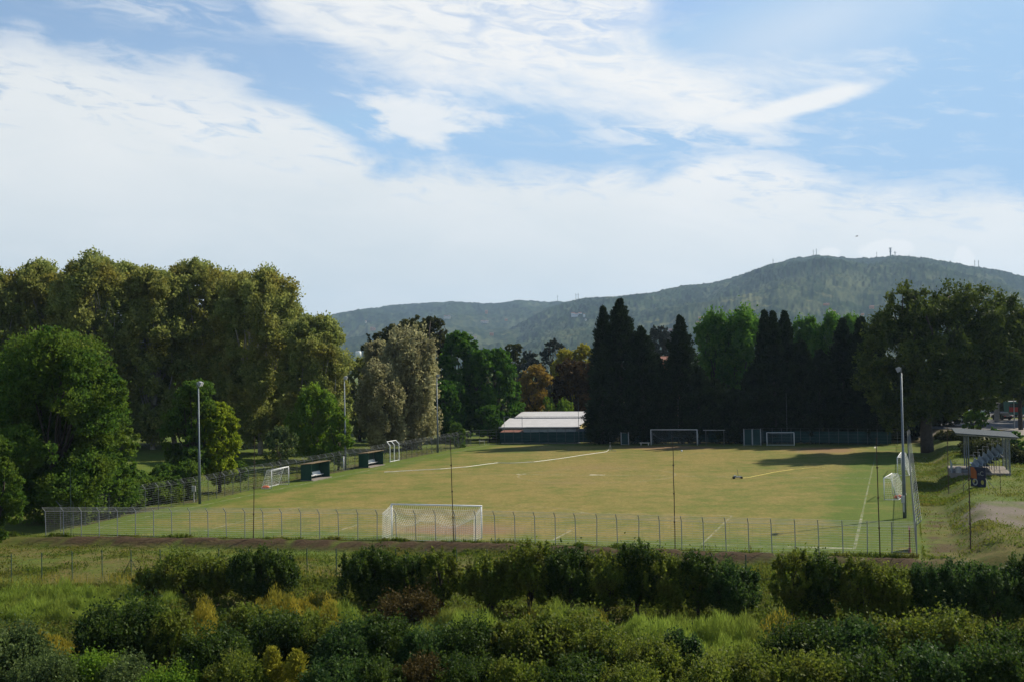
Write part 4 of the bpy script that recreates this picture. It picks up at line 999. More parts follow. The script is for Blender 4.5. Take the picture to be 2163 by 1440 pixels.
weeds('feathery_weeds', 'pale green feathery weeds standing in soft mounds', [(110, 1300, 220, 34), (250, 1290, 140, 26)], 90000, 2.2, LM['fern'], 13, (0.010, 0.42), lean=0.5)
weeds('feathery_weeds', 'light green feathery weeds in the middle of the orchard', [(1000, 1362, 150, 34), (880, 1355, 110, 26), (705, 1338, 80, 14), (1190, 1342, 120, 14), (1610, 1352, 70, 18)], 80000, 1.9, LM['fern'], 14, (0.010, 0.40), lean=0.4)
weeds('feathery_weeds', 'feathery weeds on the right below the orchard row', [(1400, 1395, 130, 40), (1530, 1400, 110, 40), (1330, 1380, 70, 30)], 64000, 2.1, LM['fern'], 15, (0.010, 0.40), lean=0.4)
weeds('feathery_weeds', 'feathery weeds along the lower right', [(1740, 1440, 120, 26), (2000, 1420, 150, 26), (2140, 1425, 70, 40)], 34000, 1.6, LM['fern'], 16, (0.010, 0.40), lean=0.4)
weeds('golden_weeds', 'golden flowering weeds on thin stalks', [(112, 1382, 62, 16), (50, 1372, 42, 12), (430, 1412, 28, 16), (428, 1385, 24, 14), (432, 1345, 34, 14), (640, 1312, 90, 18), (590, 1330, 60, 14), (700, 1345, 26, 14), (35, 1352, 40, 10)], 56000, 2.5, LM['straw'], 17, (0.020, 0.24), lean=0.5)
weeds('golden_weeds', 'sparse yellow weed stalks among the lower right shrubs', [(1650, 1370, 60, 20), (1265, 1345, 30, 14), (1120, 1330, 16, 12), (1990, 1400, 60, 18), (560, 1360, 30, 12)], 6000, 2.0, LM['straw'], 18, (0.018, 0.22), lean=0.4)
weeds('grass', 'rough green growth along the garden fence', [(250, 1246, 320, 9), (820, 1240, 240, 8), (650, 1262, 120, 8)], 26000, 0.55, LM['weed'], 19, (0.03, 0.22), lean=0.7)
weeds('dry_stalks', 'dry pale stalks along the garden fence', [(240, 1238, 330, 9), (660, 1232, 60, 8), (1560, 1240, 120, 8)], 1600, 1.0, LM['straw'], 20, (0.012, 0.7), lean=0.08)
def fence_tufts():
    rng = np.random.default_rng(44); n = 16000
    a = rng.uniform(-WL - 6, AF, n); q = np.where(rng.random(n) < 0.75, rng.normal(0.12, 0.14, n), rng.uniform(-1.2, 0.5, n))
    b = near_b(a) - q; x = GX + a * cT + b * sT; y = GY - a * sT + b * cT
    h = 0.10 + 0.34 * rng.random(n) ** 2 * ss(fbm(a, b, 1.5, 3, 4), 0.4, 0.7)
    P = np.stack([x, y, gz(x, y) + 0.05 + h * .5], 1); A = rng.normal(size=(n, 3)) * .3; A[:, 2] = 1; A = unit(A)
    V, Fq = leaf_arrays(P, A, h, rng, 0.25)
    tag(mesh_np('grass', V, Fq, LM['grass'], tint=np.repeat(rng.random(n), 4)), 'ragged grass tufts along the foot of the nearest fence', kind='stuff')
fence_tufts()
def far_woods():
    rng = np.random.default_rng(91); n = 70000
    x = rng.uniform(-190, 210, n); y = 300 + 25 * rng.random(n) + 0.12 * np.abs(x)
    top = 5.0 + 6.5 * fbm(x, x * 0 + 3.3, 14, 3, 8) + 2.0 * fbm(x, y, 4, 2, 9)
    z = top * rng.random(n) ** 0.6
    A = unit(rng.normal(size=(n, 3)))
    V, Fq = leaf_arrays(np.stack([x, y, z], 1), A, 0.9 * (0.5 + rng.random(n)), rng, 0.7)
    tag(mesh_np('far_woods', V, Fq, LM['oak'], tint=np.repeat(rng.random(n), 4)), 'low dark belt of far woods beyond the sports ground', kind='stuff')
far_woods()
def lawn_tufts():
    rng = np.random.default_rng(45); n = 150000
    a = rng.uniform(-WL - 14, AF + 3, n); q = rng.uniform(1.6, 17, n); b = near_b(a) - q
    m = 80000; b2 = rng.uniform(-3, 80, m); a2 = right_a(b2) + 0.4 + 22 * rng.random(m) ** 1.5
    m3 = 40000; b3 = rng.uniform(4, 95, m3); a3 = -WL - 3.5 - rng.uniform(0.0, 22.0, m3)
    a = np.concatenate([a, a2, a3]); b = np.concatenate([b, b2, b3]); n = len(a)
    x = GX + a * cT + b * sT; y = GY - a * sT + b * cT
    dens = fbm(x, y, 2.6, 4, 71); sx = a - right_a(b); keep = rng.random(n) < (1 - 0.97 * ad_patch(x, y)) * (1 - 0.85 * (sx > .5) * (sx < 2.6) * (b > -2) * (b < 26)) * (1 - 0.8 * ss(fbm(x, y, 5, 3, 88), 0.5, 0.62)) * (0.25 + 0.75 * ss(dens, 0.30, 0.60)) ; x, y, dens = x[keep], y[keep], dens[keep]; n = len(x)
    h = 0.05 + 0.09 * rng.random(n) + 0.05 * ss(dens, 0.5, 0.7)
    P = np.stack([x, y, gz(x, y) + 0.03 + h * .45], 1); A = rng.normal(size=(n, 3)) * .6; A[:, 2] = 1; A = unit(A)
    V, Fq = leaf_arrays(P, A, h * 1.3, rng, 0.5)
    tag(mesh_np('grass', V, Fq, LM['grass'], tint=np.repeat(np.clip(dens * .7 + .5 * rng.random(n) - .1, 0, 1), 4)), 'short uneven grass tufts on the verges around the pitch', kind='stuff')
lawn_tufts()
# ------------------------------------------------------------------ fences
def resample(pts, step):
    P = [Vector(p) for p in pts]; L = [0]
    for i in range(1, len(P)): L.append(L[-1] + (P[i] - P[i - 1]).length)
    n = max(1, round(L[-1] / step)); out = []
    for k in range(n + 1):
        s = L[-1] * k / n; i = 0
        while i < len(P) - 2 and L[i + 1] < s: i += 1
        out.append(P[i].lerp(P[i + 1], (s - L[i]) / max(1e-9, L[i + 1] - L[i])))
    return out
A_DIR = (F(1, 0) - F(0, 0)); B_DIR = (F(0, 1) - F(0, 0))
def fence(name, label, pts, step, h, arm, m_post, m_wire, r=0.032, dz=0.16, vstep=0.40, rw=0.0085, rv=0.004, jitter=0.0, zf=None, arm_wires=3, vertical=True):
    rng = random.Random(len(label))
    P = [Vector((p.x, p.y, (zf or gz)(p.x, p.y))) for p in resample(pts, step)]
    root = empty(name, P[0], label, 'fence'); o0 = P[0]
    mb = MB(); tops = []
    arm = Vector(arm)
    mb.tube([(0, 0, -0.25), (0, 0, h)], r, 6)
    if arm.length: mb.tube([(0, 0, h - .02), tuple(Vector((0, 0, h)) + arm)], r * .9, 6)
    proto = mb.build('post', m_post, root)
    for i, p in enumerate(P):
        o = proto if i == 0 else proto.copy()
        if i: COL.objects.link(o); o.parent = root
        o.location = p - o0
        o.rotation_euler = (rng.uniform(-1, 1) * jitter, rng.uniform(-1, 1) * jitter, 0)
    w = MB(); z = 0.08
    hs = []
    while z < h: hs.append(z); z += dz
    rels = [p - o0 for p in P]
    for hh in hs + [h]:
        for i in range(len(P) - 1): w.tube([rels[i] + Vector((0, 0, hh)), rels[i + 1] + Vector((0, 0, hh))], rw if hh < h else rw * 1.4, 3, False)
    for k in range(1, arm_wires + 1):
        if not arm.length: break
        q = Vector((0, 0, h)) + arm * (k / arm_wires)
        for i in range(len(P) - 1): w.tube([rels[i] + q, rels[i + 1] + q], rw * 1.2, 3, False)
    if vertical:
        for i in range(len(P) - 1):
            L = (P[i + 1] - P[i]).length; n = max(1, int(L / vstep))
            for k in range(n):
                c = rels[i].lerp(rels[i + 1], (k + .5) / n)
                w.tube([c + Vector((0, 0, .05)), c + Vector((0, 0, h))], rv, 3, False)
    w.build('wire_mesh', m_wire, root)
    return root, P
out_near = tuple(-B_DIR * 0.34 + Vector((0, 0, 0.34)))
fence('wire_fence', 'long galvanised wire fence with slanted post tops in front of the nearest goal', NEAR, 1.52, 2.05, out_near, M['galv'], M['wire'], jitter=0.022, zf=lambda x, y: 0.04)
fence('wire_fence', 'wire fence along the left touchline behind the dugouts', LEFT, 1.9, 2.15, tuple(-A_DIR * 0.36 + Vector((0, 0, 0.36))), M['galvd'], M['galvd'], jitter=0.012, dz=0.2, rw=0.007, zf=lambda x, y: 0.04)
fence('wire_fence', 'wire fence along the right touchline beside the grassy slope', RIGHTF, 1.9, 2.15, tuple(A_DIR * 0.34 + Vector((0, 0, 0.34))), M['galv'], M['galvd'], dz=0.2, rw=0.007, zf=lambda x, y: 0.04, vstep=0.5)
fr, FP = fence('wire_fence', 'fence hung with green screen cloth behind the far goal', FAR, 1.45, 2.45, (0, 0, 0), M['galvd'], M['galvd'], zf=lambda x, y: 0.04, dz=0.5, vertical=False, rw=0.009)
def pxa(px, b):
    d = ray(px, 900); k = d.x / d.y
    return (k * (GY + b * cT) - GX - b * sT) / (cT + k * sT)
def pb(px, py, b):
    a = pxa(px, b); y = GY - a * sT + b * cT
    d = ray(px, py); return Vector((a, b, HC + d.z / d.y * y))
def loc(root_ab, p):
    return (p[0] - root_ab[0], p[1] - root_ab[1], p[2])
def screen(px0, px1, z1, z0=0.28):
    mb = MB()
    xs = [px0 + (px1 - px0) * i / 24 for i in range(25)]
    fb = np.array([fab(p) for p in FAR])
    def g(px):
        a = pxa(px, LEN + 1.2); return F(a, float(np.interp(a, fb[:, 0], fb[:, 1])) + 0.08)
    rng = random.Random(px0)
    for i in range(24):
        p, q = g(xs[i]) - FP[0], g(xs[i + 1]) - FP[0]; w = B_DIR * 0.02
        t = z1 + rng.uniform(-.03, .03)
        mb.prism([(p.x, p.y, z0), (q.x, q.y, z0), (q.x, q.y, t), (p.x, p.y, t)], w)
    mb.build('screen_cloth', M['screen'], fr)
screen(1058, 1292, 2.0); screen(1333, 1570, 2.0); screen(1572, 1882, 2.0)

# garden fence in front: thin green posts, wires and braces
def garden_fence():
    line = [(-40, 1221), (200, 1216), (560, 1216), (1000, 1224), (1400, 1238), (1800, 1250)]
    pts = [at(px, py, -0.62) for px, py in line]
    P = resample(pts, 2.05); P = [Vector((p.x, p.y, float(gz(p.x, p.y)))) for p in P]
    root = empty('garden_fence', P[0], 'low wire fence on thin dark green posts along the orchard', 'fence')
    mb = MB(); mb.tube([(0, 0, -.2), (0, 0, 1.95)], 0.036, 5); proto = mb.build('post', M['greenpost'], root)
    for i, p in enumerate(P):
        o = proto if i == 0 else proto.copy()
        if i: COL.objects.link(o); o.parent = root
        o.location = p - P[0]
    for i in range(0, len(P), 5):
        c = P[i] - P[0]; d = (P[min(i + 1, len(P) - 1)] - P[max(i - 1, 0)]).normalized()
        mb = MB()
        for s in (-1, 1): mb.tube([tuple(c + Vector((0, 0, 1.35))), tuple(c + d * s * 0.75 + Vector((0, 0, 0)))], 0.02, 5)
        mb.build('brace', M['greenpost'], root)
    w = MB()
    for hh in (0.15, 0.5, 0.85, 1.2, 1.5, 1.78):
        for i in range(len(P) - 1): w.tube([tuple(P[i] - P[0] + Vector((0, 0, hh))), tuple(P[i + 1] - P[0] + Vector((0, 0, hh)))], 0.0035, 3, False)
    w.build('wire_mesh', M['greenpost'], root)
garden_fence()
p0, p1, p2 = at(1488, 1207, 0.1), at(1560, 1213, 0.0), at(1662, 1211, 0.0)
mb = MB(); mb.tube([tuple(p0 + Vector((0, -8, -.1))), tuple(p1 + Vector((0, -8, 0))), tuple(p2 + Vector((0, -8, 0)))], 0.035, 6)
# thin irrigation pipe held on the orchard side of the garden fence
q = [ad(1488, 1207, 77), ad(1525, 1211, 77), ad(1570, 1213, 77), ad(1620, 1211, 77), ad(1662, 1210.5, 77)]
mb = MB(); mb.tube([tuple(v) for v in q], 0.035, 7); o = mb.build('water_pipe', M['black']); tag(o, 'black pipe hanging level between two posts right of the middle orchard trees', 'pipe')

# ------------------------------------------------------------------ thin poles
def pole(px, base, top, r, m, label, z=None, grp='thin upright poles round the pitch', pxt=None):
    z = PZ - .02 if z is None else z
    b = at(px, base, z); ztop = ad(px, top, b.y).z
    mb = MB(); H = ztop - z
    n = 6; rng = random.Random(px); pts = []
    lean = (ad(pxt, top, b.y).x - b.x) if pxt else 0
    for i in range(n + 1): pts.append((lean * i / n + rng.uniform(-.015, .015) * (0 < i < n), 0, -.2 + (H + .2) * i / n))
    mb.tube(pts, [r, r, r * .9, r * .85, r * .8, r * .7, r * .6], 6)
    for i in (1, 2, 3): mb.tube([(lean * i / 4, 0, H * i / 4 - .05), (lean * i / 4, 0, H * i / 4 + .05)], r * 1.7, 6)
    o = mb.build('net_pole', m, None); o.location = b
    tag(o, label, 'pole', grp)
pole(535, 1140, 921, 0.038, M['rust'], 'thin rusty pole in the nearest fence left of the near goal', pxt=538)
pole(959, 1147, 927, 0.040, M['rust'], 'thin rusty pole crossing the right half of the near goal', pxt=951)
pole(1426, 1161, 922, 0.038, M['rust'], 'thin dark pole in the nearest fence right of the near goal', pxt=1421)
pole(1859, 1178, 923, 0.040, M['rust'], 'thin dark pole near the right corner of the nearest fence', pxt=1851)
pole(150, 1132, 990, 0.028, M['greenpost'], 'thin green pole at the left end of the nearest fence')
pole(2004, 1037, 900, 0.036, M['rust'], 'thin rusty pole just left of the grandstand', z=TERR)
pole(2050, 1152, 966, 0.042, M['rust'], 'thin pole standing alone beside the gravel court', z=TERR)
pole(2035, 1038, 985, 0.022, M['rust'], 'short thin stake left of the painted board', z=TERR)
pole(2114, 1041, 992, 0.022, M['rust'], 'short thin stake right of the painted board', z=TERR)
pole(1223, 937, 838, 0.045, M['galvd'], 'thin pole in front of the clubhouse roof', grp='poles along the far fence')
pole(1434, 937, 842, 0.04, M['galvd'], 'thin pole behind the far goal', grp='poles along the far fence')
pole(1663, 937, 830, 0.04, M['galvd'], 'thin pole behind the small far goal', grp='poles along the far fence')
pole(1882, 938, 842, 0.04, M['galvd'], 'thin pole at the right end of the far fence', grp='poles along the far fence')
pole(1918, 942, 888, 0.06, M['galvd'], 'stout short post at the far end of the right fence', grp='poles along the far fence')

# ------------------------------------------------------------------ goals
RB = math.atan2(cT, sT)      # local x along the pitch, local y to the left
def netgrid(mb, P00, P10, P01, P11, nu, nv, r, sag=0.0, sagdir=(0, 0, -1)):
    sv = Vector(sagdir)
    def pt(u, v):
        p = P00.lerp(P10, u).lerp(P01.lerp(P11, u), v)
        return p + sv * sag * math.sin(math.pi * u) * math.sin(math.pi * v)
    for i in range(nu + 1):
        mb.tube([pt(i / nu, j / 6) for j in range(7)], r, 3, False)
    for j in range(nv + 1):
        mb.tube([pt(i / 10, j / nv) for i in range(11)], r, 3, False)
def big_goal(label, b0, sgn, matn, w=7.32, h=2.44, loose=True, r=0.06):
    """origin in the middle of the goal line; net on the outer side"""
    c = F(0, b0, PZ - .01)
    # local x = a, local y = b
    root = empty('football_goal', c, label, 'football goal', 'full size goals', rz=-TH)
    for s in (-1, 1):
        mb = MB(); mb.tube([(s * w / 2, 0, -.1), (s * w / 2, 0, h)], r, 10); mb.build('goalpost', M['white'], root, True)
    mb = MB(); mb.tube([(-w / 2 - r, 0, h), (w / 2 + r, 0, h)], r, 10); mb.build('crossbar', M['white'], root, True)
    mb = MB(); V = Vector
    n = 12; back = -1.75 * sgn
    hb = [1.85 if i == 0 else 0 for i in range(n + 1)]
    for i in range(n + 1):
        u = i / n
        hb[i] = 1.95 - 0.95 * abs(math.sin(math.pi * u * 2)) ** 0.8 - (0.35 * abs(u - .5) * 0 )
    hb[n] = 1.7; hb[n // 2] = 1.35
    if not loose: hb = [v * .82 for v in hb]
    def top(u, v):
        x = -w / 2 + w * u; i = min(n - 1, int(u * n)); f = u * n - i; hh = hb[i] * (1 - f) + hb[i + 1] * f
        z = h + (hh - h) * (v ** 0.6) ; return V((x, back * v, z))
    def low(u, v):
        t = top(u, 1); g = V((t.x, back * 1.08, 0.03)); return t.lerp(g, v)
    nr = 0.0080 if loose else 0.007
    st = 0.17
    nu = int(w / st)
    for i in range(nu + 1):
        mb.tube([top(i / nu, j / 5) for j in range(6)], nr, 3, False); mb.tube([low(i / nu, 0), low(i / nu, 1)], nr * .7, 3, False)
    for j in range(11): mb.tube([top(i / 24, j / 10) for i in range(25)], nr, 3, False)
    for j in range(1, 12): mb.tube([low(i / 24, j / 11) for i in range(25)], nr * .7, 3, False)
    mb.tube([low(i / 24, 1) for i in range(25)], 0.014, 4, False)
    mb.tube([top(i / 24, 1) for i in range(25)], 0.010 if loose else 0.016, 4, False)
    for s, ue in ((-1, 0), (1, 1)):
        A0, B0 = V((s * w / 2, 0, h)), V((s * w / 2, 0, 0)); A1, B1 = top(ue, 1), low(ue, 1)
        netgrid(mb, A0, A1, B0, B1, 10, 14, nr)
    mb.build('net', M[matn], root)
    return root
big_goal('nearest full size football goal with a sagging white net', 0.0, 1, 'net')
big_goal('full size football goal at the far end in front of the green screen', LEN, -1, 'netdark', loose=False)
def small_goal(label, p, q, h, back, r=0.045, net=True, matn='net', tbar=True):
    """p, q: feet of the front posts; back: world vector to the rear feet"""
    p = Vector(p); q = Vector(q); root = empty('portable_goal', p, label, 'football goal', 'portable goals')
    V = Vector; d = q - p; bk = V(back); up = V((0, 0, h)); O = V((0, 0, 0))
    for c in (O, d):
        mb = MB(); mb.tube([c, c + up], r, 8); mb.build('goalpost', M['white'], root, True)
    mb = MB(); mb.tube([up, up + d], r, 8); mb.build('crossbar', M['white'], root, True)
    mb = MB(); tb = bk * 0.55
    for c in (O, d):
        mb.tube([c + up, c + up + tb * .8, c + bk + V((0, 0, .05))] if tbar else [c + up, c + bk + V((0, 0, .05))], r * .6, 6)
        mb.tube([c + V((0, 0, .05)), c + bk + V((0, 0, .05))], r * .6, 6)
    mb.tube([bk + V((0, 0, .05)), bk + d + V((0, 0, .05))], r * .7, 6)
    mb.build('rear_frame', M['white'], root)
    mb = MB(); t1 = up + tb * .8; nu = max(6, int(d.length / .18))
    netgrid(mb, up, up + d, t1, t1 + d, nu, 4, .0055, .22); netgrid(mb, t1, t1 + d, bk, bk + d, nu, 9, .0055, .15)
    for c in (O, d): netgrid(mb, c + up, c + t1, c + O, c + bk, 5, 10, .0055)
    mb.build('net', M[matn], root)
    return root
g1 = at(574, 1032, PZ); g2 = at(610, 1023, PZ)
small_goal('portable goal with a sagging net left of the near dugout', g1, g2, 2.05, tuple(-A_DIR * 1.25))
g3, g4 = at(1868, 1055, PZ), at(1885, 1043, PZ)
small_goal('portable goal standing side on left of the right floodlight mast', g3, g4, 2.0, tuple(A_DIR * 1.25))
g5, g6 = at(1896, 1004, PZ), at(1904, 991, PZ)
small_goal('portable goal half hidden behind the right floodlight mast', g5, g6, 2.0, tuple(A_DIR * 1.2))
g7, g8 = at(1620, 940.5, PZ), at(1677.5, 940.5, PZ)
small_goal('small goal against the far fence near the double gate', g7, g8, 2.0, tuple(B_DIR * 1.0), matn='netdark')
for px, py, lab in ((561, 1031, 'orange sandbag at the foot of the portable goal by the near dugout'), (1898, 1052, 'orange sandbag at the foot of the right portable goal')):
    p = at(px, py, PZ); mb = MB()
    mb.tube([(-.45, 0, .12), (-.3, 0, .16), (0, .03, .17), (.3, 0, .15), (.42, .02, .1)], [.05, .14, .17, .15, .05], 8)
    o = mb.build('sandbag', M['orange'], None, True); o.location = p; tag(o, lab, 'sandbag')

# ------------------------------------------------------------------ dugouts
def dugout(label, p, length, m='dugout', h=1.95, dp=1.35):
    root = empty('dugout', p, label, 'dugout', 'team dugouts on the left touchline', rz=RB)
    t = .05
    mb = MB(); mb.box((length / 2, dp, h * .47), (length, t, h * .94)); mb.build('back_wall', M[m], root)
    for x in (0, length):
        mb = MB(); mb.prism([(x, 0.0, 0), (x, dp - .03, 0), (x, dp - .03, h * .94), (x, 0.0, h)], (t, 0, 0)); mb.build('side_wall', M[m], root)
    mb = MB(); mb.prism([(-.15, -.06, h + .03), (-.15, dp + .15, h * .95 + .02), (-.15, dp + .15, h * .95 + .08), (-.15, -.06, h + .09)], (length + .4, 0, 0)); mb.build('roof', M['rustroof'], root)
    mb = MB(); mb.box((length / 2, dp / 2 - .1, .04), (length + .1, dp + .35, .08)); mb.build('base', M['concrete'], root)
    mb = MB(); mb.box((length / 2, dp - .42, .40), (length - .3, .07, .07))
    for k in range(4): mb.box((.4 + k * (length - .8) / 3, dp - .42, .22), (.06, .06, .36))
    mb.build('bench_frame', M['galvd'], root)
    n = 10
    for k in range(n):
        x = .3 + (length - .6) * (k + .5) / n + (.12 if k >= 5 else -.12)
        mb = MB(); w = .40
        mb.prism([(x - w / 2, dp - .66, .46), (x - w / 2, dp - .28, .44), (x - w / 2, dp - .14, .82), (x - w / 2, dp - .10, .82), (x - w / 2, dp - .22, .40), (x - w / 2, dp - .66, .42)], (w, 0, 0))
        mb.build('seat', M['seatw'], root)
    return root
M['rustroof'] = mat('weathered_roof_felt', (0.16, 0.115, 0.06), 0.9, var=0.35)
d1 = at(658, 1015, PZ); d1e = at(697, 1007, PZ)
dugout('near green dugout with a row of white seats left of the second floodlight mast', d1, (d1e - d1).length)
d2 = at(778, 987.5, PZ); d2e = at(812, 981, PZ)
r2 = dugout('far green dugout with white seats right of the second floodlight mast', d2, (d2e - d2).length, h=1.9)
mb = MB(); mb.box((0, 0, 0), (.35, .015, .3)); o = mb.build('notice', M['white']); o.parent = None
o.location = F(0, 0) * 0 + d1 + B_DIR * 1.9 - A_DIR * 1.29 + Vector((0, 0, 1.45)); o.rotation_euler = (0, 0, RB); tag(o, 'small white notice on the back wall of the near dugout', 'notice')

# gate frame with three white bent posts in the left fence
gp = [at(824, 975.5, PZ), at(833, 973.5, PZ), at(843, 971.5, PZ)]
root = empty('steel_gate', gp[0], 'white steel gate of three posts bent over at the top beside the far dugout', 'gate')
ar = -A_DIR * .45 + Vector((0, 0, .5)); H = 2.3
for p in gp:
    mb = MB(); c = p - gp[0]; mb.tube([c, c + Vector((0, 0, H)), c + Vector((0, 0, H)) + ar], .065, 8); mb.build('post', M['white'], root)
mb = MB(); e = gp[2] - gp[0]; tp_ = Vector((0, 0, H)) + ar
mb.tube([tp_, tp_ + e], .055, 6); mb.tube([Vector((0, 0, .08)), e + Vector((0, 0, .08))], .04, 6); mb.build('rail', M['white'], root)

# ------------------------------------------------------------------ floodlights
def flood(label, px, base, top, rz, side=False, big=1.0, lampw=.75):
    b = at(px, base, PZ); H = ad(px, top, b.y).z - b.z
    root = empty('floodlight_mast', b, label, 'floodlight mast', 'floodlight masts round the pitch', rz=rz)
    mb = MB(); mb.tube([(0, 0, -.2), (0, 0, H * .45), (0, 0, H * .45 + .06), (0, 0, H)], [.14 * big, .12 * big, .085 * big, .07 * big], 10); mb.build('pole', M['mast'], root, True)
    mb = MB(); mb.tube([(-.62, 0, H), (.62, 0, H)], .035, 6); mb.tube([(-.62, 0, H + .42), (.62, 0, H + .42)], .025, 6)
    for x in (-.6, 0, .6): mb.tube([(x, 0, H), (x, 0, H + .42)], .02, 5)
    mb.build('crossarm', M['galv'], root)
    for s in (-.33, .33):
        mb = MB(); c = Vector((s, -.18, H + .28)); w = .25
        mb.prism([(c.x - w, c.y - .10, c.z - .24), (c.x - w, c.y - .24, c.z + .10), (c.x - w, c.y + .02, c.z + .24), (c.x - w, c.y + .16, c.z + .12), (c.x - w, c.y + .12, c.z - .14)], (w * 2, 0, 0))
        lp = mb.build('lamp_housing', M['galv'], root)
        mb = MB(); mb.poly([(c.x - w * .88, c.y - .115, c.z - .215), (c.x + w * .88, c.y - .115, c.z - .215), (c.x + w * .88, c.y - .245, c.z + .085), (c.x - w * .88, c.y - .245, c.z + .085)]); mb.build('lamp_glass', M['lampglass'], lp)
    return root, b, H
M['mast'] = mat('painted_mast', (0.13, 0.155, 0.17), 0.5, 0.3, var=0.15)
M['lampglass'] = mat('lamp_glass', (0.55, 0.58, 0.60), 0.15, var=0.05)
flood('floodlight mast at the left in front of the green tree', 422, 1063, 816, math.pi / 2 - TH + .35)
flood('second floodlight mast, between the two dugouts', 730, 991, 802, math.pi / 2 - TH + .35)
flood('third floodlight mast, beside the silvery poplar', 925, 955, 797, math.pi / 2 - TH + .5)
rt, fb_, fh = flood('tallest looking floodlight mast on the right touchline', 1911, 1093, 787, -math.pi / 2 - TH, big=1.1)
mb = MB(); mb.box((.22, -.1, 1.55), (.42, .28, .55)); mb.box((.18, -.05, .9), (.12, .12, .8)); mb.build('meter_box', M['pale'], rt)
p = at(726, 992, PZ); mb = MB(); mb.tube([(0, 0, 0), (0, 0, 1.7)], .09, 10); mb.tube([(0, 0, 1.7), (0, 0, 1.78)], .11, 10)
o = mb.build('marker_post', M['white'], None, True); o.location = p; tag(o, 'short white post left of the second floodlight mast', 'post')
p = at(417, 1060, PZ) - A_DIR * .4; mb = MB(); mb.box((0, 0, 1.35), (.35, .2, .55)); mb.box((0, 0, .55), (.08, .08, 1.1)); o = mb.build('meter_cabinet', M['pale']); o.location = p; tag(o, 'small grey cabinet behind the foot of the first floodlight mast', 'cabinet')

# ------------------------------------------------------------------ things on the pitch
p = at(1440, 951.5, PZ + .11); bm_ = MB(); R_ = .14
for i in range(8):
    pass
bm_.tube([(0, 0, -R_ * math.cos(math.pi * k / 8)) for k in range(9)], [max(.004, R_ * math.sin(math.pi * k / 8)) for k in range(9)], 12)
o = bm_.build('football', M['seatw'], None, True); o.location = p; tag(o, 'white football lying in front of the far goal', 'ball')
def hose(name, label, pts, r, m):
    P = [at(px, py, PZ + r) for px, py in pts]; Q = []
    for i in range(len(P) - 1):
        for k in range(6): Q.append(P[i].lerp(P[i + 1], k / 6))
    Q.append(P[-1]); rng = random.Random(3)
    Q = [v + Vector((rng.uniform(-.03, .03), rng.uniform(-.05, .05), 0)) for v in Q]
    mb = MB(); mb.tube([tuple(v) for v in Q], r, 6); o = mb.build(name, m); tag(o, label, 'hose')
hose('garden_hose', 'long white hose curving over the pitch from near the dugouts to the sprinkler stand', [(812, 996), (870, 992.5), (930, 989.5), (985, 985), (1030, 979), (1051, 976.5), (1080, 977), (1128, 974.5), (1180, 968), (1235, 959.5), (1272, 954.5), (1281, 953), (1286, 949)], .036, M['hosew'])
hose('garden_hose', 'yellow hose curving from the sprinkler cart towards the tree shadow', [(1566, 1009), (1583, 1007), (1610, 1001.5), (1640, 995.5), (1675, 990.5), (1710, 987.8), (1742, 986.4)], .034, M['hosey'])
c = at(1289, 952, PZ); mb = MB()
for k in range(3):
    a = k * 2.094 + .4; mb.tube([(0, 0, .95), (.42 * math.cos(a), .42 * math.sin(a), 0)], .022, 5)
mb.tube([(0, 0, .6), (0, 0, 1.25)], .025, 6); mb.tube([(-.12, 0, 1.25), (.14, 0, 1.3)], .03, 6); mb.tube([(.35, .1, .03), (.9, .1, .03)], .03, 5)
o = mb.build('sprinkler_stand', M['galv']); o.location = c; tag(o, 'tripod sprinkler stand at the far end of the white hose', 'sprinkler')
c = at(1558, 1010, PZ); root = empty('sprinkler_cart', c, 'low wheeled sprinkler cart at the left end of the yellow hose', 'sprinkler')
mb = MB(); mb.box((0, 0, .2), (.85, .32, .13)); mb.box((-.3, 0, .3), (.25, .3, .12)); mb.build('chassis', M['galv'], root)
mb = MB(); mb.tube([(.1, 0, .2), (-.02, 0, .85), (-.04, 0, 1.0)], [.025, .02, .035], 6); mb.build('nozzle', M['galvd'], root)
for x in (-.42, .42):
    for y in (-.22, .22):
        mb = MB(); mb.tube([(x, y - .04, .12), (x, y + .04, .12)], .12, 10); mb.build('wheel', M['black'], root)
c = at(1018, 937, PZ); mb = MB()
for x in (-.4, .4): mb.box((x, 0, .25), (.07, .4, .5))
mb.box((0, 0, .5), (1.0, .45, .06)); mb.box((-.42, 0, .56), (.12, .4, .1)); o = mb.build('stool', M['pale']); o.location = c; tag(o, 'small white bench in the far left corner of the pitch', 'bench')
c = at(1362, 939.5, PZ); mb = MB(); mb.box((0, 0, .38), (1.6, .4, .1)); mb.box((-.6, 0, .17), (.1, .35, .34)); mb.box((.6, 0, .17), (.1, .35, .34)); o = mb.build('bench', M['cream']); o.location = c; o.rotation_euler = (0, 0, -TH); tag(o, 'cream bench just left of the far goal', 'bench')
c = at(1484, 941, PZ) + B_DIR * 1.6; root = empty('bar_stand', c, 'horizontal white bar resting on the far fence right of the far goal', 'bar', rz=-TH)
mb = MB(); mb.tube([(-.1, 0, 2.35), (3.3, 0, 2.35)], .05, 6); mb.build('bar', M['pale'], root)
mb = MB(); mb.tube([(.3, 0, 0), (.3, 0, 2.45)], .05, 6); mb.tube([(3.1, 0, 0), (3.1, 0, 2.35)], .05, 6); mb.build('support', M['galvd'], root)
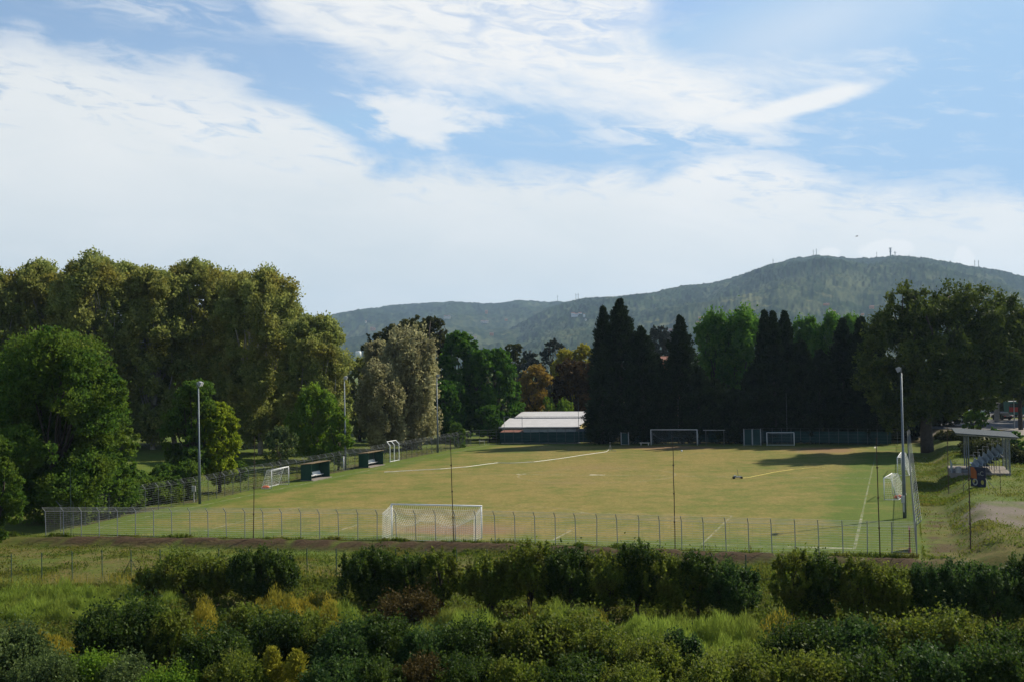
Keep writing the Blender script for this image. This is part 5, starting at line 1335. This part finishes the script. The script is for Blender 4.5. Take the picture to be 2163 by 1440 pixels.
def gate(label, px0, px1, base, hh, leaves):
    p, q = at(px0, base, PZ), at(px1, base, PZ); p = p - B_DIR * .3; q = q - B_DIR * .3; d = q - p
    root = empty('gate', p, label, 'gate', 'gates in the far fence')
    for k in range(leaves + 1):
        mb = MB(); mb.tube([d * (k / leaves), d * (k / leaves) + Vector((0, 0, hh))], .06, 6); mb.build('post', M['galv'], root)
    for k in range(leaves):
        a, b = d * ((k + .06) / leaves), d * ((k + .94) / leaves); u = Vector((0, 0, 1))
        mb = MB(); mb.tube([a + u * .1, a + u * (hh - .1), b + u * (hh - .1), b + u * .1, a + u * .1], .03, 5); f = mb.build('leaf_frame', M['galv'], root)
        mb = MB(); mb.prism([a + u * .15, b + u * .15, b + u * (hh - .15), a + u * (hh - .15)], B_DIR * .02); mb.build('leaf_panel', M['screen'], f)
gate('single framed gate in the far fence left of the far goal', 1313, 1329, 939, 2.05, 1)
gate('tall double gate in the far fence left of the small goal', 1572, 1608, 940, 2.6, 2)
# red brown panel on the right fence, grey box
b = at(1922, 1163, PZ); mb = MB(); mb.box((0, 0, .75), (.08, 1.9, 1.5)); mb.box((-.02, 0, .03), (.2, 2.0, .06)); mb.box((0, 0, 1.52), (.12, 2.0, .05))
o = mb.build('board', M['brick']); o.location = b; o.rotation_euler = (0, 0, -TH); tag(o, 'red brown board leaning inside the right fence near its corner', 'board')

# ------------------------------------------------------------------ clubhouse and sheds behind the far fence
def building_root(name, label, cat, a, b, group=None):
    return empty(name, F(a, b, 0), label, cat, group, rz=-TH)
B1, B2 = LEN + 7.0, LEN + 12.5
e0, e1 = pb(1060, 899.5, B1), pb(1217, 900.5, B1); r0, r1 = pb(1092, 884, B2), pb(1242, 883.5, B2)
ra_, rb_ = e0.x, e1.x; ze, zr_ = (e0.z + e1.z) / 2, (r0.z + r1.z) / 2
O_ = (ra_, B1); Lx = rb_ - ra_; D = B2 - B1
rt = building_root('clubhouse', 'long low clubhouse with stepped pale corrugated roofs and a yellow gable', 'building', *O_)
mb = MB()
mb.prism([(-.4, -.5, ze - .18), (-.4, D, zr_), (-.4, D, zr_ + .12), (-.4, -.5, ze - .06)], (Lx + 1.0, 0, 0)); mb.build('roof', M['roof'], rt)
mb = MB(); mb.prism([(-.4, D + .02, zr_ + .0), (-.4, 2 * D + .5, ze - .18), (-.4, 2 * D + .5, ze - .06), (-.4, D + .02, zr_ + .12)], (Lx + 1.0, 0, 0)); mb.build('roof', M['roof'], rt)
mb = MB(); mb.box((Lx / 2, .1, ze / 2 - .1), (Lx, .2, ze - .2)); mb.box((Lx / 2, 2 * D - .1, ze / 2 - .1), (Lx, .2, ze - .2)); mb.prism([(0, .2, 0), (0, 2 * D - .2, 0), (0, 2 * D - .2, ze - .2), (0, D, zr_ - .1), (0, .2, ze - .2)], (.2, 0, 0)); mb.build('wall', M['greywall'], rt)
mb = MB(); mb.prism([(Lx - .2, .2, 0), (Lx - .2, 2 * D - .2, 0), (Lx - .2, 2 * D - .2, ze - .2), (Lx - .2, D, zr_ - .05), (Lx - .2, .2, ze - .2)], (.22, 0, 0)); mb.build('gable', M['yellow'], rt)
for x0 in (.6, 2.6):
    mb = MB(); mb.box((x0 + .5, -.02, ze - .75), (.9, .06, .5)); f = mb.build('window', M['window'], rt)
mb = MB(); mb.tube([(-.4, -.56, ze - .2), (Lx + .6, -.56, ze - .2)], .06, 6); mb.build('gutter', M['pale'], rt)
u0, u1 = pb(1089, 881.5, B2 + .3), pb(1236, 881, B2 + .3); v0 = pb(1106, 870, B2 + 4.2)
xa, xb = u0.x - ra_, max(u1.x - ra_ + 1.2, Lx); zu, zv = u0.z, v0.z
mb = MB(); mb.prism([(xa, D - .1, zu - .04), (xa, D + 4, zv), (xa, D + 4, zv + .1), (xa, D - .1, zu + .06)], (xb - xa, 0, 0)); mb.build('upper_roof', M['roof'], rt)
mb = MB(); mb.prism([(xa, D + 4.02, zv), (xa, D + 8, zu - .04), (xa, D + 8, zu + .06), (xa, D + 4.02, zv + .1)], (xb - xa, 0, 0)); mb.build('upper_roof', M['roof'], rt)
mb = MB(); mb.box(((xa + xb) / 2, D + .45, (zr_ + zu) / 2), (xb - xa - .6, .1, max(.3, zu - zr_ + .4))); mb.build('clerestory', M['greywall'], rt)
# corrugated shed in front
c0, c1 = pb(1105, 903, LEN + 3.4), pb(1217, 904, LEN + 3.4); w = c1.x - c0.x
rt = building_root('shed', 'long low corrugated shed between the green screen and the clubhouse', 'shed', c0.x, LEN + 3.4)
mb = MB(); mb.box((w / 2, 1.2, (c0.z - .1) / 2), (w, 2.4, c0.z - .1)); mb.build('wall', M['container'], rt)
mb = MB(); mb.box((w / 2, 1.2, c0.z), (w + .3, 2.8, .09)); mb.build('roof', M['roofg'], rt)
c2 = pb(1057, 913, LEN + 3.0); c3 = pb(1104, 908, LEN + 4.6); w = pb(1104, 913, LEN + 3.0).x - c2.x
rt = building_root('tiled_shed', 'little shed with a red tiled lean-to roof left of the corrugated shed', 'shed', c2.x, LEN + 3.0)
mb = MB(); mb.prism([(-.1, 0, c2.z), (-.1, 2.0, c2.z + .25), (-.1, 2.0, c2.z + .33), (-.1, 0, c2.z + .08)], (w + .2, 0, 0)); mb.build('roof', M['tiles'], rt)
mb = MB(); mb.box((w / 2, 1.1, c2.z / 2 - .02), (w, 1.6, c2.z - .1)); mb.build('wall', M['cream'], rt)
c4 = pb(1212, 908, LEN + 3.2); w = pb(1262, 908, LEN + 3.2).x - c4.x
rt = building_root('canopy', 'grey metal canopy at the right end of the corrugated shed', 'canopy', c4.x + .05, LEN + 3.2)
mb = MB(); mb.prism([(0.1, 0, c4.z - .3), (0.1, 2.2, c4.z + .12), (0.1, 2.2, c4.z + .2), (0.1, 0, c4.z - .22)], (w, 0, 0)); mb.build('roof', M['roofg'], rt)
for x in (.3, w - .1):
    for y in (.15, 2.0):
        mb = MB(); mb.tube([(x, y, 0), (x, y, c4.z - .28 + y * .18)], .04, 6); mb.build('post', M['galvd'], rt)
f0, f1 = pb(1065, 880, LEN + 5.2), pb(1103, 880, LEN + 5.2)
rt = building_root('pipe_frame', 'tall thin pipe frame standing in front of the left end of the clubhouse', 'frame', f0.x, LEN + 5.2)
mb = MB(); w = f1.x - f0.x; mb.tube([(0, 0, 0), (0, 0, f0.z), (w, 0, f0.z), (w, 0, 0)], .045, 6); mb.build('pipe', M['galv'], rt)
c5 = pb(1270, 908, LEN + 4); rt = building_root('parasol', 'small green parasol behind the far fence right of the clubhouse', 'parasol', c5.x, LEN + 4)
mb = MB(); z = c5.z
for k in range(8):
    a, b = k * math.pi / 4, (k + 1) * math.pi / 4; mb.poly([(0, 0, z + .35), (1.1 * math.cos(a), 1.1 * math.sin(a), z - .1), (1.1 * math.cos(b), 1.1 * math.sin(b), z - .1)])
mb.build('canopy', M['greenp'] if 'greenp' in M else M['teal'], rt)
mb = MB(); mb.tube([(0, 0, 0), (0, 0, z + .3)], .03, 6); mb.build('pole', M['white'], rt)
# low pale wall and house glimpsed between the cypress trunks
def house(name, label, px, py_top, py_eave, py_base, w_px, dist, m_wall, m_roof, depth=8, group=None, cat='house', cols=3, rows=1, zb=None, rz=0.0):
    p = ad(px, py_eave, dist); ztop = ad(px, py_top, dist).z; z0 = zb if zb is not None else (ad(px, py_base, dist).z)
    Wd = w_px / FPX * dist; ze = p.z - z0; zr = ztop - z0
    root = empty(name, (p.x, p.y, z0), label, cat, group, rz=rz)
    mb = MB(); mb.box((0, 0, ze / 2), (Wd, depth, ze)); mb.build('wall', M[m_wall], root)
    mb = MB(); e = Wd * .04
    mb.prism([(-Wd / 2 - e, -depth / 2 - e, ze), (-Wd / 2 - e, depth / 2 + e, ze), (-Wd / 2 - e, 0, zr)], (Wd + 2 * e, 0, 0)); mb.build('roof', M[m_roof], root)
    hh = ze / rows
    for r in range(rows):
        for c in range(cols):
            x = -Wd / 2 + Wd * (c + .5) / cols
            mb = MB(); mb.box((x, -depth / 2 - .02, hh * (r + .55)), (Wd / cols * .35, .08, hh * .42)); mb.build('window', M['window'], root)
    return root
house('house', 'pale building glimpsed between the trunks right of the clubhouse', 1318, 884, 892, 930, 90, 236, 'cream', 'tiles', cols=5, zb=0)
house('house', 'whitish building glimpsed just right of the far goal', 1492, 876, 886, 930, 70, 234, 'cream', 'tiles', cols=4, zb=0)
house('house', 'pale low building behind the screen above the small far goal', 1700, 893, 900, 930, 110, 232, 'cream', 'tiles', cols=5, zb=0)
rt = house('house', 'orange house with a teal awning glimpsed between the cypresses', 1408, 752, 762, 930, 76, 246, 'orangewall', 'tiles', cols=3, rows=3, zb=0)
mb = MB(); mb.box((-.6, -4.4, 9.6 if False else 10.3), (2.2, .9, .9)); mb.build('awning', M['teal'], rt)
mb = MB(); mb.tube([(.8, 0, 15.0), (.8, 0, 18.3)], .04, 5); mb.tube([(.2, 0, 18.0), (1.4, 0, 18.0)], .03, 4); mb.build('aerial', M['galv'], rt)
c = ad(1592, 878, 199); z0 = 0.0; root = empty('garden_lamp', (c.x, c.y, z0), 'white lamp head on a thin post above the double gate', 'lamp')
mb = MB(); mb.tube([(0, 0, 0), (0, 0, c.z - .1)], .035, 6); mb.build('post', M['galvd'], root)
mb = MB(); mb.tube([(0, 0, c.z - .15), (0, 0, c.z), (0, 0, c.z + .14), (0, 0, c.z + .22)], [.12, .42, .3, .04], 10); mb.build('lamp_shade', M['seatw'], root)

# ------------------------------------------------------------------ grandstand, board and terrace
def grandstand():
    c = at(2008, 1003, TERR); far = at(2020, 983, TERR); ce = at(2138, 1006, TERR)
    Wd = (ce - c).dot(A_DIR); D = 8.6
    root = empty('grandstand', c, 'small open grandstand with a sloping grey roof and rows of blue grey seats', 'grandstand', rz=-TH)
    mb = MB(); mb.box((Wd / 2, D / 2, .0), (Wd, D, .5)); mb.build('platform', M['concrete'], root)
    def zz(px, py, y):   # height of a traced point at local depth y
        b = fab(c)[1] + y; return pb(px, py, b)
    def L(px, py, y):
        p = zz(px, py, y); a0 = fab(c)[0]; return (p.x - a0, y, p.z - TERR)
    n0, n1 = L(2018, 917, -.5), L(2152, 927, -.5); f0, f1 = L(2007, 903, D + .6), L(2128, 911, D + .6)
    zl = (n0[2] + f0[2]) / 2; zr = (n1[2] + f1[2]) / 2
    xl, xr = n0[0], n1[0]
    mb = MB(); mb.prism([(xl, -.5, zl), (xr, -.5, zr), (xr, -.5, zr + .10), (xl, -.5, zl + .10)], (0, D + 1.1, 0)); mb.build('roof', M['roofg'], root)
    def zroof(x): return zl + (zr - zl) * (x - xl) / (xr - xl)
    mb = MB()
    for y in (0.1, D / 2, D - .1): mb.prism([(xl + .1, y, zl - .14), (xr - .1, y, zr - .14), (xr - .1, y, zr - .01), (xl + .1, y, zl - .01)], (0, .1, 0))
    mb.build('roof_beam', M['galv'], root)
    for x in (1.75, Wd - .1):
        for y in (.15, D / 2, D - .15):
            mb = MB(); mb.tube([(x, y, .25), (x, y, zroof(x) - .12)], .065, 8); mb.build('post', M['mast'], root)
    # stepped seat rows climbing to the right
    rows = 6
    for k in range(rows):
        x = 2.2 + k * (Wd - 2.9) / rows; z = .30 + k * .30
        mb = MB(); mb.box((x + .25, D / 2 - .1, z), (.62, D - 1.0, .05))
        for y in (.5, D / 2, D - .6): mb.tube([(x + .1, y, .25), (x + .1, y, z)], .03, 5)
        mb.build('tier', M['galvd'], root)
        for j in range(9):
            y = .65 + j * (D - 1.6) / 8
            mb = MB(); w = .68
            mb.prism([(x, y - w / 2, z + .40), (x + .36, y - w / 2, z + .38), (x + .52, y - w / 2, z + .86), (x + .56, y - w / 2, z + .86), (x + .42, y - w / 2, z + .34), (x, y - w / 2, z + .36)], (0, w, 0))
            mb.box((x + .2, y, z + .2), (.08, .08, .36)); mb.build('seat', M['seatb'], root)
    mb = MB()
    for z in (.6, 1.0, 1.4, 1.8, 2.2, 2.6, 3.0, 3.4): mb.tube([(Wd - .05, .1, z), (Wd - .05, D - .1, z)], .011, 4)
    for j in range(16): mb.tube([(Wd - .05, .1 + j * (D - .2) / 15, .25), (Wd - .05, .1 + j * (D - .2) / 15, zroof(Wd) - .12)], .011, 4)
    mb.build('rear_screen', M['galv'], root)
    mb = MB()
    for k in range(rows):
        x = 2.2 + k * (Wd - 2.9) / rows; z = .30 + k * .30
        mb.tube([(x, D - .2, z), (x, D - .2, z + 1.1), (x + .6, D - .2, z + 1.1), (x + .6, D - .2, z + .3)], .022, 5)
    for z in (.5, .8, 1.1): mb.tube([(.1, .1, z), (1.7, .1, z)], .02, 5)
    mb.tube([(.1, .1, .2), (.1, .1, 1.1)], .025, 5); mb.build('handrail', M['galv'], root)
    mb = MB(); mb.prism([(.15, .3, .25), (.15, 4.5, .25), (.15, 4.5, 1.25), (.15, .3, 1.05)], (.05, 0, 0)); mb.build('side_panel', M['seatb'], root)
    mb = MB(); mb.tube([(.75, .25, .25), (.75, .25, .85)], .28, 12); mb.build('bin', M['galv'], None)
    o = COL.objects[-1]; o.location = c; o.rotation_euler = (0, 0, -TH); tag(o, 'grey bin at the near left corner of the grandstand', 'bin')
    return c
gc = grandstand()
def painted_board():
    p = at(2051, 1027, TERR); q = at(2083, 1029.5, TERR); Wd = (q - p).length; d = (q - p); rz = math.atan2(d.y, d.x)
    H = ad(2051, 985, p.y).z - TERR
    root = empty('painted_board', p, 'painted board in orange and navy with pale letters, propped up in front of the grandstand', 'board', rz=rz)
    mb = MB(); mb.box((Wd / 2, 0, H / 2 + .03), (Wd, .05, H)); pn = mb.build('panel', M['navy'], root)
    mb = MB(); y = -.029
    mb.poly([(.02, y, H * .46), (Wd * .42, y, H * .40), (Wd * .40, y, H * .80), (Wd * .22, y, H * 1.0), (.02, y, H * 1.0)]); mb.build('orange_area', M['dullorange'], pn)
    def oval(cx, cz, rx, rz_, y, m, n, hole=0.0, a0=0, a1=2 * math.pi):
        mb = MB(); K = 24
        for i in range(K):
            s, t = a0 + (a1 - a0) * i / K, a0 + (a1 - a0) * (i + 1) / K
            f = lambda u, k: (cx + rx * k * math.cos(u), y, cz + rz_ * k * math.sin(u))
            mb.poly([f(s, 1), f(t, 1), f(t, hole), f(s, hole)] if hole else [f(s, 1), f(t, 1), (cx, y, cz)])
        mb.build(n, m, pn)
    oval(Wd * .78, H * .26, .15, .20, -.031, M['dullyellow'], 'yellow_oval')
    oval(Wd * .30, H * .26, .27, .31, -.031, M['palelet'], 'pale_ring', .58)
    oval(Wd * .22, H * .30, .13, .13, -.033, M['dullyellow'], 'inner_oval')
    for ch, x, s in (('n', .48, .42), ('C', .62, .55)):
        cu = bpy.data.curves.new('letter', 'FONT'); cu.body = ch; cu.size = s; cu.extrude = .004
        o = bpy.data.objects.new('letter', cu); COL.objects.link(o); o.parent = pn; o.location = (Wd * x, -.034, H * .60); o.rotation_euler = (math.pi / 2, 0, 0)
        me = bpy.data.meshes.new_from_object(o.evaluated_get(bpy.context.evaluated_depsgraph_get())); mw = o.matrix_basis.copy(); bpy.data.objects.remove(o)
        o = bpy.data.objects.new('letter', me); COL.objects.link(o); o.parent = pn; o.matrix_basis = mw; me.materials.clear(); me.materials.append(M['palelet'])
    for s, x in ((-1, 0), (1, Wd)):
        mb = MB(); mb.tube([(x, -.05, .85), (x + s * .55, -.45, 0)], .025, 5); mb.tube([(x, .05, .85), (x + s * .4, .6, 0)], .025, 5); mb.build('prop', M['galvd'], root)
M['dullorange'] = mat('dull_orange_paint', (0.26, 0.075, 0.018), 0.7, var=0.2); M['dullyellow'] = mat('dull_yellow_paint', (0.30, 0.27, 0.06), 0.7); M['palelet'] = mat('pale_lettering', (0.24, 0.25, 0.22), 0.7)
painted_board()

# road, cars, bus, lamps behind the grandstand
def sheet(name, label, pxs, z, m, kind='structure'):
    P = [at(px, py, z) for px, py in pxs]; mb = MB(); mb.prism([(p.x, p.y, z - .12) for p in P][::-1], (0, 0, .12)); o = mb.build(name, m); tag(o, label, kind=kind); return o
sheet('road', 'asphalt road behind the grandstand', [(1960, 903), (2060, 908), (2330, 900), (2330, 884), (2120, 884), (2010, 886)], TERR + .10, M['asphalt'])
sheet('road', 'sunlit road where the cars stand', [(2020, 879), (2330, 880), (2330, 868), (2030, 866)], TERR + .10, M['asphalt'])
sheet('pavement', 'pale pavement strip with a kerb behind the grandstand', [(2085, 915), (2330, 925), (2330, 905), (2150, 903)], TERR + .16, M['concrete'])
def car(label, px, base, dist_hint, rz, m):
    p = at(px, base, TERR + .1); root = empty('parked_car', p, label, 'car', 'parked cars', rz=rz)
    mb = MB(); Wc = 1.72
    prof = [(-2.1, .28), (-2.12, .72), (-1.95, .88), (-1.45, .95), (-.95, 1.40), (-.5, 1.46), (.65, 1.44), (1.25, 1.02), (1.95, .86), (2.12, .66), (2.1, .28)]
    mb.prism([(x, -Wc / 2, z) for x, z in prof], (0, Wc, 0)); b = mb.build('body', m, root)
    gp_ = [(-1.33, .98), (-.90, 1.34), (.62, 1.36), (1.12, 1.02)]
    mb = MB()
    for y in (-Wc / 2 - .012, Wc / 2 + .002): mb.prism([(x, y, z) for x, z in gp_], (0, .01, 0))
    mb.build('side_window', M['window'], root)
    mb = MB(); mb.prism([(.74, -.72, 1.40), (1.22, -.76, 1.05), (1.22, .76, 1.05), (.74, .72, 1.40)], (.02, 0, .02)); mb.prism([(-1.42, -.76, .99), (-1.0, -.7, 1.36), (-1.0, .7, 1.36), (-1.42, .76, .99)], (-.02, 0, .02)); mb.build('windscreen', M['window'], root)
    for x in (-1.35, 1.35):
        for y in (-Wc / 2 + .02, Wc / 2 - .22):
            mb = MB(); mb.tube([(x, y - .02, .31), (x, y + .22, .31)], .31, 14); mb.build('wheel', M['black'], root)
    for y in (-.6, .6):
        mb = MB(); mb.box((2.07, y, .66), (.08, .3, .14)); mb.build('headlight', M['lampglass'], root)
        mb = MB(); mb.box((-2.08, y, .76), (.08, .26, .16)); mb.build('tail_light', M['red'], root)
car('white parked car whose roof shows over the clipped bush', 2068, 874, 240, 2.9, M['carw'])
car('black parked car seen end on beside the stone pillar', 2116, 886, 223, math.pi / 2 + .15, M['carb'])
p = at(2106, 889, TERR + .05); root = empty('gate_pillar', p, 'weathered stone gate pillar beside the black car', 'pillar')
mb = MB(); mb.box((0, 0, 1.6), (.72, .72, 3.2)); mb.build('shaft', M['stonew'], root)
mb = MB(); mb.box((0, 0, 3.28), (1.0, 1.0, .16)); mb.box((0, 0, 3.44), (.8, .8, .16), 0, .6); mb.build('cap', M['stonew'], root)
p = at(2190, 878, TERR + .1); root = empty('bus', p, 'shaded bus in green and red at the right edge behind the trees', 'bus', rz=-.02)
mb = MB(); mb.box((0, 0, 1.65), (11.8, 2.5, 2.5)); mb.build('body', M['busgreen'], root)
mb = MB(); mb.box((0, 0, 2.95), (11.4, 2.3, .12)); mb.build('roof', M['pale'], root)
mb = MB(); mb.box((-4.6, -1.27, 1.5), (2.4, .03, 1.1)); mb.build('red_panel', M['red'], root)
for k in range(6):
    mb = MB(); mb.box((-4.9 + k * 1.9, -1.29, 2.25), (1.6, .04, .8)); mb.build('window', M['window'], root)
for x in (-3.6, 3.4):
    for y in (-1.2, 1.0):
        mb = MB(); mb.tube([(x, y - .02, .45), (x, y + .22, .45)], .45, 14); mb.build('wheel', M['black'], root)
def lamp(label, px, base, top, arms):
    p = at(px, base, TERR + .05); H = ad(px, top, p.y).z - p.z
    root = empty('street_lamp', p, label, 'street lamp', 'street lamps')
    mb = MB(); mb.tube([(0, 0, -.1), (0, 0, H * .5), (0, 0, H)], [.10, .085, .06], 8); mb.build('pole', M['galv'], root)
    for s in arms:
        mb = MB(); mb.tube([(0, 0, H), (s * .5, 0, H + .12), (s * .9, 0, H + .2)], .035, 6); mb.build('arm', M['galv'], root)
        mb = MB(); mb.tube([(s * .8, 0, H + .17), (s * 1.05, 0, H + .22), (s * 1.5, 0, H + .28)], [.06, .13, .05], 8); mb.build('lamp_head', M['seatw'], root)
lamp('street lamp with two short arms behind the grandstand roof', 2143, 906, 799, (-1, 1))
lamp('street lamp whose bright head shows under the lime tree crown', 2030, 893, 798, (-1,))

# ------------------------------------------------------------------ far away: villas, masts, tank, bird
def villa(label, hn, px, py, w_px, h_px, mw, mr_, wings=1, grp='houses on the hills'):
    p = on_hill(hn, px, py + h_px * .5); s = p.y / FPX; Wd = w_px * s * 1.15; H = h_px * s * 1.2
    root = empty('villa', (p.x, p.y - 10, p.z), label, 'house', grp)
    rng = random.Random(px)
    for k in range(wings):
        w = Wd / wings; x = -Wd / 2 + w * (k + .5); hh = H * (1.0 if k % 2 == 0 else .75); dd = w * .7
        mb = MB(); mb.box((x, 0, hh * .3), (w * .98, dd, hh * 1.1)); wl = mb.build('wall', M[mw], root)
        mb = MB(); mb.prism([(x - w * .54, -dd * .56, hh * .85), (x - w * .54, dd * .56, hh * .85), (x - w * .54, 0, hh * 1.15)], (w * 1.08, 0, 0)); mb.build('roof', M[mr_], root)
        mb = MB()
        for q in range(3): mb.box((x - w * .3 + q * w * .3, -dd / 2 - .1, hh * .45), (w * .1, .3, hh * .25))
        mb.build('window', M['window'], root)
for i, (hn, px, py, w, h, mw, wings, lab) in enumerate([
    ('mountain', 1217, 667, 19, 6, 'white', 3, 'long white villa on the wooded spur left of the tallest cypress'),
    ('mountain', 1233, 668, 3.5, 4.5, 'white', 1, 'small white house right beside the long white villa'),
    ('mountain', 1236, 676, 3, 2.5, 'white', 1, 'tiny white hut just below the long white villa'),
    ('far_ridge', 786, 696, 9, 5, 'orangewall', 2, 'orange farmhouse on the far ridge left of the dark domed tree'),
    ('far_ridge', 773, 681, 3, 4, 'cream', 1, 'tiny pale house higher up the far ridge, left of the dark domed tree'),
    ('far_ridge', 943, 671, 12, 5, 'cream', 3, 'cluster of cream houses right above the dark green acacias'),
    ('far_ridge', 1022, 681, 14, 4, 'cream', 3, 'row of cream houses in the olive groves of the far ridge'),
    ('far_ridge', 1026, 660, 5, 5, 'orangewall', 1, 'small orange house high on the far ridge'),
    ('far_ridge', 1068, 677, 5, 3, 'orangewall', 1, 'orange house at the valley between ridge and mountain'),
    ('far_ridge', 1038, 707, 7, 4, 'orangewall', 1, 'orange house low in the valley above the blue grey cedar'),
    ('far_ridge', 1002, 715, 5, 4, 'cream', 1, 'pale house low in the valley beside the green acacia'),
    ('mountain', 1474, 683, 8, 5, 'orangewall', 2, 'orange farmhouse on the slope left of the bright poplars'),
    ('mountain', 1480, 673, 11, 3, 'orangewall', 1, 'long low orange house above the farmhouse left of the bright poplars'),
    ('mountain', 1414, 701, 7, 4, 'tiles', 1, 'red house beside the single cypress spire'),
    ('mountain', 1754, 660, 13, 8, 'cream', 2, 'cream villa above the right bright poplars'),
    ('mountain', 1764, 667, 8, 4, 'cream', 1, 'low cream house just below the cream villa'),
    ('mountain', 1742, 645, 10, 3, 'orangewall', 1, 'ochre terrace house above the cream villa'),
    ('mountain', 1838, 650, 8, 4, 'orangewall', 1, 'ochre house at the left edge of the huge lime tree'),
    ('mountain', 1818, 666, 5, 3, 'orangewall', 1, 'small ochre house just above the last tall cypress')]):
    villa(lab, hn, px, py, w, h, mw, 'tiles', wings)
def mast(label, hn, px, py_top, py_base, r, tower=False):
    p = on_hill(hn, px, py_base + 1.0); s = p.y / FPX; H = (py_base - py_top) * s + 12
    root = empty('radio_mast', (p.x, p.y, p.z - 3), label, 'mast', 'masts on the skyline')
    mb = MB(); mb.tube([(0, 0, 0), (0, 0, H)], [r * 1.3, r], 6); mb.build('pole', M['galvd'], root)
    if tower:
        mb = MB()
        for z, rr in ((H * .55, 4.0), (H * .75, 4.8), (H * .97, 5.5)): mb.tube([(0, 0, z), (0, 0, z + 2.6)], rr, 10)
        mb.build('platform', M['galvd'], root)
    else:
        mb = MB(); mb.tube([(-r * 4, 0, H * .8), (r * 4, 0, H * .8)], r * .5, 4); mb.build('crossarm', M['galvd'], root)
for a_ in [('lattice mast on the left summit, left of the pair', 1717.5, 532, 540, .8), ('mast on the left summit, right of the pair', 1724.5, 530, 540, .9),
           ('short mast left of the big transmitter tower', 1852, 537, 545, .7), ('short mast directly beside the big transmitter tower', 1890, 536, 543, 1.2),
           ('pylon on the right shoulder of the mountain, left one', 2058, 554, 566, .8), ('pylon on the right shoulder of the mountain, right one', 2066, 555, 567, .8),
           ('thin mast on the left flank of the mountain', 1633, 552, 562, .7), ('thin pylon on the ridge above the white villa', 1216, 624, 632, .9), ('thin pylon where the ridge meets the mountain', 1221, 624, 632, .9)]:
    mast(a_[0], 'mountain', *a_[1:])
mast('big transmitter tower with round platforms on the right summit', 'mountain', 1880, 529, 541, 2.2, True)
mast('thin pylon on the far ridge', 'far_ridge', 1178, 626, 638, 1.0)
p = ad(757, 745, 700); root = empty('water_tower', (p.x, p.y, 0), 'white round water tank showing between the trees below the far ridge', 'water tower')
mb = MB(); R_ = 6 / FPX * 700; z = p.z; mb.tube([(0, 0, z - 2.4), (0, 0, z - 1.8), (0, 0, z + .7), (0, 0, z + 1.0)], [R_ * .4, R_, R_, R_ * .8], 18); mb.build('tank', M['seatw'], root, True)
mb = MB(); mb.tube([(0, 0, 0), (0, 0, z - 2.3)], R_ * .35, 10); mb.build('shaft', M['concrete'], root)
p = ad(1809, 500, 260); mb = MB(); mb.tube([(-.30, 0, 0), (-.1, 0, .05), (.2, 0, .06), (.36, 0, .03)], [.01, .07, .07, .015], 6)
mb.poly([(-.05, 0, .06), (.15, 0, .06), (.22, .45, .20), (.02, .5, .22)]); mb.poly([(-.05, 0, .06), (.15, 0, .06), (.28, -.45, .16), (.08, -.5, .18)])
o = mb.build('bird', M['black']); o.location = p; tag(o, 'small dark bird in the sky above the mountain', 'bird')

# ------------------------------------------------------------------ haze
HAZE = 0.000065
def haze():
    zmin = -40; zmax = 640
    mb = MB(); mb.box((0, 4700, (zmin + zmax) / 2), (18600, 10600, zmax - zmin))
    m = bpy.data.materials.new('haze_air'); m.use_nodes = True; nt = m.node_tree; nt.nodes.clear()
    v = nt.nodes.new('ShaderNodeVolumePrincipled'); v.inputs['Color'].default_value = (0.55, 0.76, 1.0, 1); v.inputs['Density'].default_value = HAZE; v.inputs['Anisotropy'].default_value = 0.2
    o_ = nt.nodes.new('ShaderNodeOutputMaterial'); nt.links.new(v.outputs[0], o_.inputs['Volume'])
    o = mb.build('haze', m); tag(o, 'thin blue haze in the air before the hills', kind='stuff')
haze()
